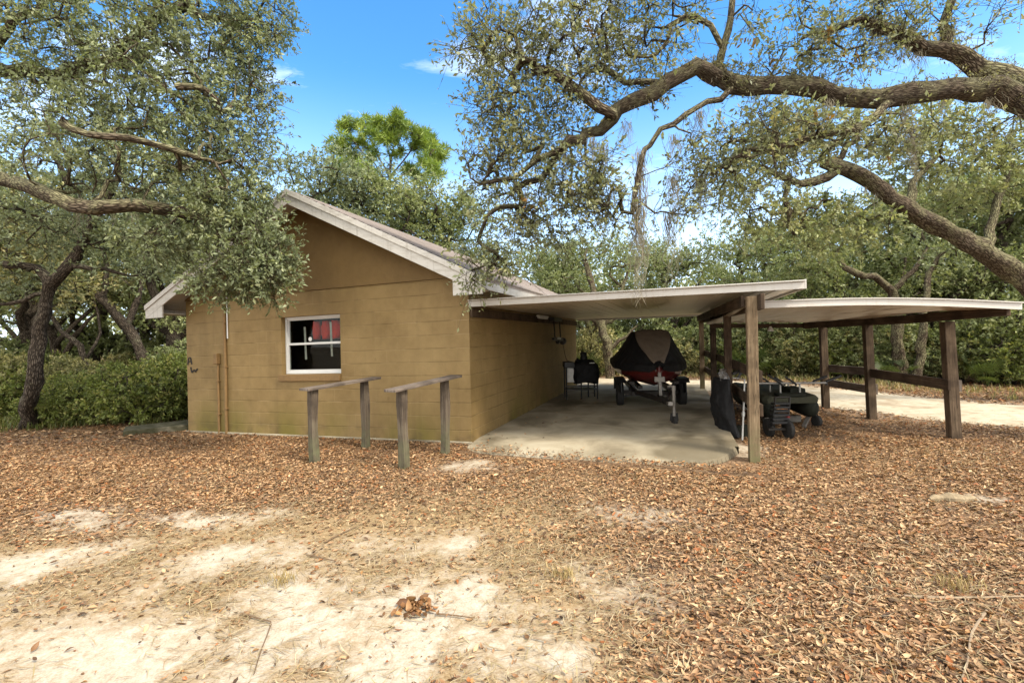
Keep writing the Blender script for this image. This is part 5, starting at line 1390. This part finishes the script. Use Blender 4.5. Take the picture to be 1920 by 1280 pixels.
# --- pine behind the house
tp_ = Tree(77); r5 = tp_.r
PD = 27.0; pb = P(735, 640, PD); pb[2] = gzf(pb[0], pb[1])
tp_.limb([pb, P(738, 500, PD), P(733, 400, PD), P(730, 330, PD), P(733, 290, PD)], .17, .06, .5, .03)
for pts in ([(732, 345), (700, 305), (668, 270), (655, 245)], [(731, 325), (705, 285), (690, 250), (685, 238)], [(733, 300), (722, 265), (718, 240)], [(733, 300), (745, 265), (752, 240)], [(732, 330), (765, 290), (785, 262), (795, 255)], [(733, 345), (775, 315), (805, 290), (815, 280)], [(734, 360), (780, 335), (812, 318)], [(733, 365), (690, 335), (655, 315)]):
    d_ = PD + r5.normal(0, .9); tp_.limb([P(a_, b_, PD + (d_ - PD) * i / 3) for i, (a_, b_) in enumerate(pts)], .042, .015, .4, .05)
fol = []
for px, py, n in ((655, 238, 11), (640, 265, 7), (672, 268, 8), (688, 235, 9), (700, 258, 8), (720, 238, 10), (740, 250, 8), (752, 232, 9), (772, 250, 9), (795, 258, 9), (808, 275, 8), (782, 280, 7), (818, 298, 7), (795, 305, 5), (745, 285, 5), (700, 292, 5), (660, 300, 8), (640, 312, 7), (765, 318, 8), (812, 318, 8), (690, 325, 7), (675, 315, 6), (790, 332, 6), (632, 285, 5), (824, 285, 5), (730, 266, 7)):
    fol.append(ellip(r5, P(px, py, PD + r5.normal(0, .8)), (.62, .9, .36), int(n * 1.6), .1))
tp_.grow(np.concatenate(fol), .4, .12, -.03)
tt_ = np.array([x for _, x in tp_.tips]); od = outdirs(tp_)
parts = [sprays(r5, tt_, unit(od * .4 + [0, 0, .6]), 5, .16, 17, .34, .10, [(.12, .19, .035), (.20, .28, .045), (.31, .37, .065)], -.25, twigs=False, spread=.75, up=.2)]
make_tree('pine_tree', 'tall bright green pine standing above the woods behind the house roof', 'tree', tp_, pb, parts, BARK_P, m_leaf('pine_needle', .35), rt=.009, ex=.36)

# --- shrubs
def shrub(seed, h, w_, n, pal, leaf=.07, m=12):
    t = Tree(seed); r = t.r
    for i in range(5):
        a = i * 1.26 + r.normal(0, .3); t.limb([np.array([.05 * math.cos(a), .05 * math.sin(a), -.05]), np.array([w_ * .3 * math.cos(a), w_ * .3 * math.sin(a), h * .45]), np.array([w_ * .55 * math.cos(a), w_ * .55 * math.sin(a), h * .8])], .018, .008, .2, .02)
    c = ellip(r, (0, 0, h * .52), (w_, w_, h * .5), n, .35); c = c[c[:, 2] > .06]
    t.grow(c, .2, .15, 0)
    tp = np.array([x for _, x in t.tips]); od = outdirs(t)
    return t, [sprays(r, tp, od, 5, .2, m, leaf, .5, pal, 0)]
oak_protos = list(protos)
sp_ = []
for i, (h, w_, n, pal, lf) in enumerate(((1.35, .95, 210, PAL_SHRUB, .06), (1.9, 1.05, 230, PAL_BACK, .07), (1.0, .9, 170, PAL_SHRUB, .055), (1.6, .9, 170, PAL_DARK, .065))):
    t, lp_ = shrub(200 + i, h, w_, n, pal, lf)
    sp_.append(make_tree('shrub', 'x', 'shrub', t, (0, 0, 0), lp_, BARK_D, LEAFB, rt=.004))
protos += sp_
def pshrub(px, d, v_, s_, label, group):
    x = (px - CX) / F * d
    k_ = random.uniform(.7, 1.2) if px > 420 else 1.0
    dup(sp_[v_], (x, d + random.uniform(-.4, .5), gzf(x, d)), random.uniform(0, 6.28), (s_ * random.uniform(.8, 1.2), s_ * random.uniform(.8, 1.2), s_ * k_), label, group)
GS1, GS2 = 'shrubs left of the house', 'shrubs along the far side of the sand road'
for px, d, v_, s_ in ((120, 10.6, 2, .75), (165, 10.5, 0, .8), (215, 10.6, 2, .95), (262, 10.4, 0, .95), (310, 10.5, 2, 1.05), (345, 10.8, 0, 1.05), (140, 11.8, 3, .9), (205, 12.0, 2, 1.0), (255, 11.8, 2, 1.1), (300, 11.7, 0, 1.0), (350, 12, 1, .95), (20, 11.2, 0, .95), (-20, 11.0, 3, 1), (80, 12.4, 0, 1.1), (10, 13, 1, 1), (140, 15, 3, .8), (230, 16, 3, .9), (320, 15.5, 3, .9), (50, 15.5, 1, 1.0), (400, 13, 0, 1.1), (180, 17, 1, 1.3), (290, 17, 1, 1.3), (90, 19, 1, 1.4)):
    pshrub(px, d, v_, s_, 'leafy green shrub in the undergrowth left of the house', GS1)
for px, d, v_, s_ in ((1075, 18.5, 1, 1.1), (1120, 17.5, 3, 1.0), (1165, 18.6, 1, 1.2), (1210, 17.6, 0, 1.1), (1255, 18.5, 1, 1.1), (1300, 17.4, 3, 1.15), (1345, 17.6, 1, 1.1), (1390, 17.0, 0, 1.2), (1435, 16.4, 1, 1.1), (1480, 15.8, 3, 1.2), (1525, 15.6, 1, 1.05), (1570, 15.0, 0, 1.2), (1620, 14.6, 1, 1.1), (1670, 14.2, 3, 1.2), (1720, 13.8, 1, 1.05), (1770, 13.6, 3, 1.1), (1820, 13.1, 1, 1.05), (1870, 12.7, 0, 1.15), (1920, 12.5, 1, 1.1), (1980, 12, 3, 1.1),
                      (1140, 21, 1, 1.5), (1230, 21, 1, 1.4), (1320, 20.5, 1, 1.5), (1410, 19.5, 1, 1.4), (1500, 19, 1, 1.5), (1600, 18, 1, 1.4), (1690, 17.5, 1, 1.4), (1780, 17, 1, 1.4), (1860, 16.5, 1, 1.5), (1940, 16, 1, 1.4), (1000, 21, 1, 1.4), (900, 22, 1, 1.4)):
    pshrub(px, d, v_, s_, 'leafy shrub in the hedge of undergrowth beyond the sand road', GS2)

# --- palmettos in the undergrowth
def palmetto(seed):
    r = np.random.default_rng(seed); vs, qs, cs = [], [], []; b = 0
    for f_ in range(11):
        a = r.uniform(0, 6.28); el = r.uniform(.5, 1.25); L_ = r.uniform(.5, .85)
        d = np.array([math.cos(a) * math.cos(el), math.sin(a) * math.cos(el), math.sin(el)]); hub = d * L_
        sd_ = unit(np.cross(d, [0, 0, 1.0])); nn = np.cross(sd_, d)
        w_ = .008
        vs.append(np.array([-sd_ * w_, sd_ * w_, hub + sd_ * w_, hub - sd_ * w_])); qs.append(np.arange(4) + b); b += 4
        col = np.array([.085, .12, .035]) * r.uniform(.6, 1.2); cs.append(np.tile(col, (4, 1)))
        for k in range(15):
            an = (k - 7) / 7 * 1.9; v = unit(d * math.cos(an) + sd_ * math.sin(an) - np.array([0, 0, .12])); ll = .42 * (1 - .25 * abs(k - 7) / 7); s2 = unit(np.cross(v, nn))
            vs.append(np.array([hub, hub + v * ll * .5 + s2 * .016, hub + v * ll - [0, 0, .06], hub + v * ll * .5 - s2 * .016])); qs.append(np.arange(4) + b); b += 4; cs.append(np.tile(col * r.uniform(.8, 1.25), (4, 1)))
    return npmesh('palmetto', np.concatenate(vs), np.array(qs), tint=np.concatenate(cs))
pmesh = palmetto(5); first = True
for px, d, s_ in ((20, 12.2, 1.0), (205, 13, 1.1), (110, 13.4, 1.0), (1395, 15.6, 1.0), (1420, 15.8, 1.2), (1460, 15.3, .9), (1665, 13.2, .9), (1100, 16.9, 1.0), (1850, 12.1, .8)):
    o = bpy.data.objects.new('palmetto', pmesh); C.objects.link(o)
    if first: pmesh.materials.append(LEAFB); first = False
    x = (px - CX) / F * d; o.location = (x, d, gzf(x, d)); o.rotation_euler = (0, 0, random.uniform(0, 6)); o.scale = (s_,) * 3
    tag(o, 'fan leaved palmetto in the undergrowth ' + ('left of the house' if px < 400 else 'beyond the sand road'), 'palmetto', 'palmettos ' + ('left of the house' if px < 400 else 'beyond the road'))

# --- far wood that reads as one mass
rf = np.random.default_rng(91)
cl_ = []
for k in range(760):
    a = rf.uniform(-1.05, 1.05); d = rf.uniform(24, 42); z = rf.uniform(.05, 1) ** 1.0 * (5.9 + 1.3 * math.sin(a * 7) + (2.6 if a < -.25 else 0) + (1.2 if a > .62 else 0)) * d / 30
    cl_.append((a * d, d, z))
cl_ = np.array(cl_)
pts = np.repeat(cl_, 80, 0) + rf.normal(0, 1, (len(cl_) * 80, 3)) * np.array([1.3, 1.0, .75]); pts = pts[pts[:, 2] > 0]
n = len(pts); ax = unit(rf.normal(0, 1, (n, 3))); nr = unit(np.cross(ax, rf.normal(0, 1, (n, 3)))); ll = rf.uniform(.18, .36, (n, 1))
sd_ = np.cross(ax, nr)
lv = np.stack([pts, pts + ax * ll * .5 + sd_ * ll * .3, pts + ax * ll, pts + ax * ll * .5 - sd_ * ll * .3], 1)
pal = np.array(PAL_BACK); col = pal[rf.integers(0, 4, n)] * rf.uniform(.7, 1.1, (n, 1))
o = link('far_woods', leafmesh('far_woods', lv, np.repeat(col[:, None], 4, 1)), LEAFB); tag(o, 'far woods closing the view behind the nearer trees', 'woods', kind='stuff')

# ------------------------------------------------------------------ ground cover
def frustum_pts(r, dens, d0, d1):
    """random ground points across the yard, thinner well outside the photo's view"""
    if d0 < 1.8: d0 = .9
    hw = 1.3 * d1 + 3.5
    n = int((d1 - d0) * 2 * hw * dens); d = r.uniform(d0, d1, n); x = r.uniform(-hw, hw, n)
    kp = (np.abs(x) < 1.3 * d + .2) | ((np.abs(x) < 1.3 * d + 3.5) & (r.random(n) < .55))
    return x[kp], d[kp]
def house_mask(x, y):
    t = (x - C0[0]) * V[0] + (y - C0[1]) * V[1]; s = (x - C0[0]) * U[0] + (y - C0[1]) * U[1]
    inside = (t > -.02) & (t < WID + .02) & (s > -.03) & (s < DEP)
    slab = (t > -3.72) & (t <= -.02) & (s > -.55 + .1 * t * .5) & (s < 7.9)
    return inside, slab
def flat_leaves(r, x, y, size, wd, pal, curl=.25, zoff=.004, tilt=.35, w=None):
    n = len(x); z = ground_h(x, y) + zoff + r.random(n) * .012
    p = np.stack([x, y, z], 1); a = r.uniform(0, 6.283, n)
    ax = np.stack([np.cos(a), np.sin(a), r.normal(0, tilt * .6, n)], 1); ax = unit(ax)
    nr = r.normal(0, tilt, (n, 3)); nr[:, 2] = 1; nr = unit(nr - ax * np.sum(nr * ax, 1, keepdims=True)); sd_ = np.cross(ax, nr)
    l = (size * np.clip(r.lognormal(0, .38, n), .35, 1.9))[:, None]; ww = l * (wd * r.uniform(.7, 1.3, n))[:, None]
    cu = (l * curl * r.uniform(-.6, 1.2, n)[:, None])
    k = ww * .30
    # 6-point blade: base, two shoulders, two upper shoulders, tip with keel fold
    v0 = p - ax * l * .5 + nr * cu; v5 = p + ax * l * .5 + nr * cu
    m1 = p - ax * l * .12; m2 = p + ax * l * .2
    v = np.stack([v0, m1 + sd_ * ww * .5 + nr * k, m2 + sd_ * ww * .42 + nr * k, v5, m2 - sd_ * ww * .42 + nr * k, m1 - sd_ * ww * .5 + nr * k, m1, m2], 1)
    o_ = np.arange(n)[:, None] * 8
    q_ = np.stack([o_ + np.array([0, 1, 6, 6])[None], o_ + np.array([1, 2, 7, 6]), o_ + np.array([2, 3, 7, 7]), o_ + np.array([0, 6, 5, 5]), o_ + np.array([6, 7, 4, 5]), o_ + np.array([7, 3, 4, 4])], 1)
    quads = q_[:, [1, 4]].reshape(-1, 4); tris = q_[:, [0, 2, 3, 5]].reshape(-1, 4)[:, :3]
    pal = np.array(pal); c = pal[r.choice(len(pal), n, p=w)] * r.uniform(.7, 1.3, (n, 1))
    return v.reshape(-1, 3), quads, tris, np.repeat(c, 8, 0)
def mixmesh(name, v, quads, tris, tint):
    me = bpy.data.meshes.new(name)
    v = np.ascontiguousarray(v, np.float32); me.vertices.add(len(v)); me.vertices.foreach_set('co', v.ravel())
    lp_ = np.concatenate([quads.ravel(), tris.ravel()]).astype(np.int32)
    me.loops.add(len(lp_)); me.loops.foreach_set('vertex_index', lp_)
    tot = np.concatenate([np.full(len(quads), 4), np.full(len(tris), 3)]).astype(np.int32)
    me.polygons.add(len(tot)); me.polygons.foreach_set('loop_start', np.concatenate([[0], np.cumsum(tot)[:-1]]).astype(np.int32)); me.polygons.foreach_set('loop_total', tot)
    a = me.attributes.new('tint', 'FLOAT_COLOR', 'POINT'); t = np.ones((len(v), 4), np.float32); t[:, :3] = tint; a.data.foreach_set('color', t.ravel())
    me.update(calc_edges=True); return me
rg = np.random.default_rng(123)
PAL_LIT = [(0.3763, 0.2365, 0.1245), (0.2808, 0.163, 0.0843), (0.1965, 0.1051, 0.0499), (0.1123, 0.063, 0.0336), (0.2639, 0.0967, 0.0325), (0.4717, 0.3206, 0.182), (0.0652, 0.0388, 0.023), (0.2976, 0.1577, 0.0613)]
WL = [.22, .22, .15, .12, .06, .09, .08, .06]
V_, Q_, T_, K_ = [], [], [], []; nb = 0
for d0, d1, dens, sz in ((1.7, 3.2, 3400, .033), (3.2, 5.2, 2700, .034), (5.2, 8.0, 2000, .034), (8.0, 12.5, 450, .055), (12.5, 19, 100, .08)):
    x, y = frustum_pts(rg, dens, d0, d1)
    s_ = sand_mask(x, y); st_ = straw_mask(x, y); ins, slab = house_mask(x, y)
    pr_ = (1 - np.clip(s_ * 1.4, 0, .94)) * (1 - .76 * st_) * np.clip(.1 + 1.5 * fbm(x * 1.1, y * 1.1, 71) * (.5 + fbm(x * 4, y * 4, 72)), .08, 1)
    sv = (x - C0[0]) * U[0] + (y - C0[1]) * U[1]; pr_ = np.where(slab, np.maximum(.012, .75 * np.exp(-np.maximum(sv + .5, 0) / .11)), pr_); pr_ = np.where(ins, 0, pr_)
    rdm = road_dist(x, y); pr_ = np.where(rdm < ROADW + .25, pr_ * np.clip((rdm - ROADW + .45) / .9, .03, 1), pr_)
    kp = rg.random(len(x)) < pr_; x, y = x[kp], y[kp]
    v, qd, tr3, c = flat_leaves(rg, x, y, sz, .36, PAL_LIT, w=WL)
    v[:, 2] += np.repeat(np.where(house_mask(x, y)[1], .036, 0), 8)
    V_.append(v); Q_.append(qd + nb); T_.append(tr3 + nb); K_.append(c); nb += len(v)
# crushed leaf crumbs between the whole leaves
for d0, d1, dens, sz in ((1.7, 3.6, 3600, .017), (3.6, 6.5, 1500, .022)):
    x, y = frustum_pts(rg, dens, d0, d1); ins, slab = house_mask(x, y)
    kp = (rg.random(len(x)) < (1 - np.clip(sand_mask(x, y) * 2.2, 0, .96)) * (1 - .72 * straw_mask(x, y))) & ~ins & ~slab; x, y = x[kp], y[kp]
    v, qd, tr3, c = flat_leaves(rg, x, y, sz, .5, PAL_LIT, w=WL, zoff=.002)
    V_.append(v); Q_.append(qd + nb); T_.append(tr3 + nb); K_.append(c); nb += len(v)
o = link('fallen_leaves', mixmesh('fallen_leaves', np.concatenate(V_), np.concatenate(Q_), np.concatenate(T_), np.concatenate(K_)), DRY)
tag(o, 'brown fallen oak leaves covering the yard', 'fallen leaves', kind='stuff')
# dry grass straw lying on the sand, left foreground and along the road verge
V_, K_ = [], []
for d0, d1, dens in ((1.7, 3.4, 3600), (3.4, 6.0, 1900), (6, 9, 250)):
    x, y = frustum_pts(rg, dens, d0, d1)
    st_ = np.clip(straw_mask(x, y) + .28, 0, 1) * (1 - np.clip(sand_mask(x, y) * 1.2, 0, .93)) * np.clip(fbm(x * 2.1, y * 2.1, 81) * 1.8 - .3, .05, 1); ins, slab = house_mask(x, y)
    kp = (rg.random(len(x)) < st_) & ~ins & ~slab; x, y = x[kp], y[kp]; n = len(x)
    p = np.stack([x, y, ground_h(x, y) + .004 + rg.random(n) * .02], 1); a = rg.normal(.35, 1.0, n); l = rg.uniform(.05, .17, n)[:, None]
    ax = unit(np.stack([np.cos(a), np.sin(a), rg.normal(.0, .16, n)], 1)); sd_ = unit(np.cross(ax, [0, 0, 1.0])); w_ = rg.uniform(.0012, .003, n)[:, None]
    mid = p + ax * l * .5 + sd_ * l * rg.normal(0, .10, n)[:, None] + np.array([0, 0, .004])
    V_.append(np.stack([p - sd_ * w_, mid - sd_ * w_, p + ax * l, mid + sd_ * w_], 1)); c = np.array([[.34, .26, .15], [.43, .35, .22], [.23, .16, .09], [.30, .235, .115]])[rg.integers(0, 4, n)] * rg.uniform(.75, 1.2, (n, 1)); K_.append(np.repeat(c[:, None], 4, 1))
o = link('dry_straw', leafmesh('dry_straw', np.concatenate(V_), np.concatenate(K_)), DRY); tag(o, 'dry straw and dead grass lying over the pale sand', 'dry grass', kind='stuff')
# grassy verge beyond the road and at the foot of the left shrubs
def blades(r, x, y, h, pal, bw=.006):
    n = len(x); p = np.stack([x, y, ground_h(x, y)], 1); a = r.uniform(0, 6.28, n); hh = (h * r.uniform(.5, 1.3, n))[:, None]
    ln_ = np.stack([np.cos(a), np.sin(a), np.zeros(n)], 1) * r.uniform(.15, .7, n)[:, None]; sd_ = np.stack([-np.sin(a), np.cos(a), np.zeros(n)], 1) * bw
    mid = p + ln_ * hh * .35 + np.array([0, 0, 1]) * hh * .6; tipp = p + ln_ * hh + np.array([0, 0, 1]) * hh
    c = np.array(pal)[r.integers(0, len(pal), n)] * r.uniform(.7, 1.3, (n, 1))
    return np.stack([p, mid + sd_, tipp, mid - sd_], 1), np.repeat(c[:, None], 4, 1)
x = rg.uniform(-2, 15, 60000); y = rg.uniform(8, 19.5, 60000)
near = np.array([RC[np.argmin(np.hypot(RC[:, 0] - a, RC[:, 1] - b))] for a, b in zip(x[:0], y[:0])])
dr = road_dist(x, y)
# far side only
ci = np.argmin((x[:, None] - RC[None, :, 0]) ** 2 + (y[:, None] - RC[None, :, 1]) ** 2, 1); tang = np.gradient(RC, axis=0)[ci]
side = tang[:, 0] * (y - RC[ci, 1]) - tang[:, 1] * (x - RC[ci, 0])
kp = (side > 0) & (dr > ROADW + .5) & (dr < ROADW + 2.6) & (fbm(x * .9, y * .9, 61) > .36)
kp &= rg.random(len(kp)) < np.clip(fbm(x * 2.2, y * 2.2, 66) * 3 - 1.1, .04, 1); v1, c1 = blades(rg, x[kp], y[kp], .17, [(.20, .19, .055), (.30, .25, .11), (.38, .30, .15), (.14, .17, .05)])
x = rg.uniform(-13, -7.3, 9000); y = rg.uniform(9.0, 11.4, 9000); kp = (fbm(x * 1.3, y * 1.3, 62) > .5) & (y > 9.55 + .3 * np.sin(x * 2))
v2, c2 = blades(rg, x[kp], y[kp], .18, [(.12, .15, .035), (.22, .2, .07), (.09, .11, .03)])
o = link('verge_grass', leafmesh('verge_grass', np.concatenate([v1, v2]), np.concatenate([c1, c2])), LEAFB); tag(o, 'yellow green grass along the edge of the woods', 'grass', kind='stuff')

# dry tufts, sticks and a pale bark lump lying in the yard
for px, py, s_, lab in ((530, 1092, 1.0, 'small yellow dry grass tuft on the sandy patch before the house'), (1055, 1083, .9, 'small dry grass tuft among the leaves right of the sandy patch'), (1790, 1100, 1.0, 'dry grass tuft in the leaves at the right, by the pale stick')):
    c = G(px, py); r = np.random.default_rng(int(px)); n = 130
    x = c[0] + r.normal(0, .06 * s_, n); y = c[1] + r.normal(0, .04 * s_, n); v, k_ = blades(r, x, y, .07 * s_, [(.30, .225, .09), (.38, .285, .13), (.23, .17, .065)], bw=.0022)
    v[:, 1] *= 1; root_ = np.array([c[0], c[1], 0]); o = link('grass_tuft', leafmesh('grass_tuft', v - root_, k_), DRY); o.location = root_; tag(o, lab, 'grass tuft', 'dry grass tufts in the yard')
STK = simple('bleached_stick', (.24, .18, .12), .85); STK2 = simple('brown_stick', (.13, .085, .05), .9)
for pts, r0, m_, lab in (([(1695, 1116), (1790, 1117), (1925, 1114)], .009, STK, 'straight pale stick lying in the leaves at the right edge'), ([(1850, 1140), (1822, 1180), (1815, 1230), (1800, 1275)], .007, STK, 'thin crooked twig in the leaves at the lower right'),
                         ([(452, 1146), (498, 1160), (508, 1168), (490, 1215), (476, 1262)], .005, STK2, 'thin brown twig bent at an angle on the white sand'), ([(610, 1016), (660, 990), (690, 975)], .006, STK2, 'short dark twig lying in the litter above the sandy patch'),
                         ([(575, 1040), (630, 1052)], .006, STK2, 'short straight twig lying on straw left of centre'), ([(910, 1046), (945, 1030)], .006, STK2, 'short dark twig lying right of the sandy patch'), ([(1000, 1193), (1040, 1205)], .005, STK, 'small pale twig on the grey sand at lower centre'), ([(820, 1150), (890, 1158)], .005, STK2, 'thin dark twig beside the small leaf heap on the sand')):
    mb = MB(); w_ = [G(a, b, .012) for a, b in pts]; w_ = [np.array([p[0], p[1], ground_h(np.array(p[0]), np.array(p[1])) + .014]) for p in catmull(w_, .08)]
    mb.tube(w_, list(np.linspace(r0, r0 * .5, len(w_))), 6); o = mb.build('fallen_stick', m_); tag(o, lab, 'stick', 'sticks lying in the yard')
c = G(1785, 938); mb = MB(); rings = []
for k in range(8):
    f_ = k / 7; rr = .045 * math.sin(math.pi * (.08 + .84 * f_)) * (1 + .3 * math.sin(k * 2.3)); rings.append([c + np.array([-.2 + .42 * f_, rr * 1.2 * math.cos(a_) + .02 * math.sin(k), .02 + rr * math.sin(a_)]) for a_ in np.linspace(0, 2 * math.pi, 9, endpoint=False)])
mb.loft(rings); o = mb.build('wood_chunk', simple('rotten_wood', (.22, .17, .105), .9, var=.5, scale=30, bump=.8)); tag(o, 'pale rotten wood chunk lying in the leaves at right', 'wood chunk')
# little heap of curled orange leaves on the sand
c = G(785, 1142); r = np.random.default_rng(4); n = 60
v, qd, tr3, k_ = flat_leaves(r, c[0] + r.normal(0, .06, n), c[1] + r.normal(0, .045, n), .055, .42, [(.22, .105, .04), (.15, .075, .03), (.29, .16, .07), (.10, .05, .025)], tilt=.7, zoff=.008)
o = link('leaf_heap', mixmesh('leaf_heap', v - [c[0], c[1], 0], qd, tr3, k_), DRY); o.location = (c[0], c[1], 0); tag(o, 'small heap of curled orange leaves on the white sand', 'leaf heap')
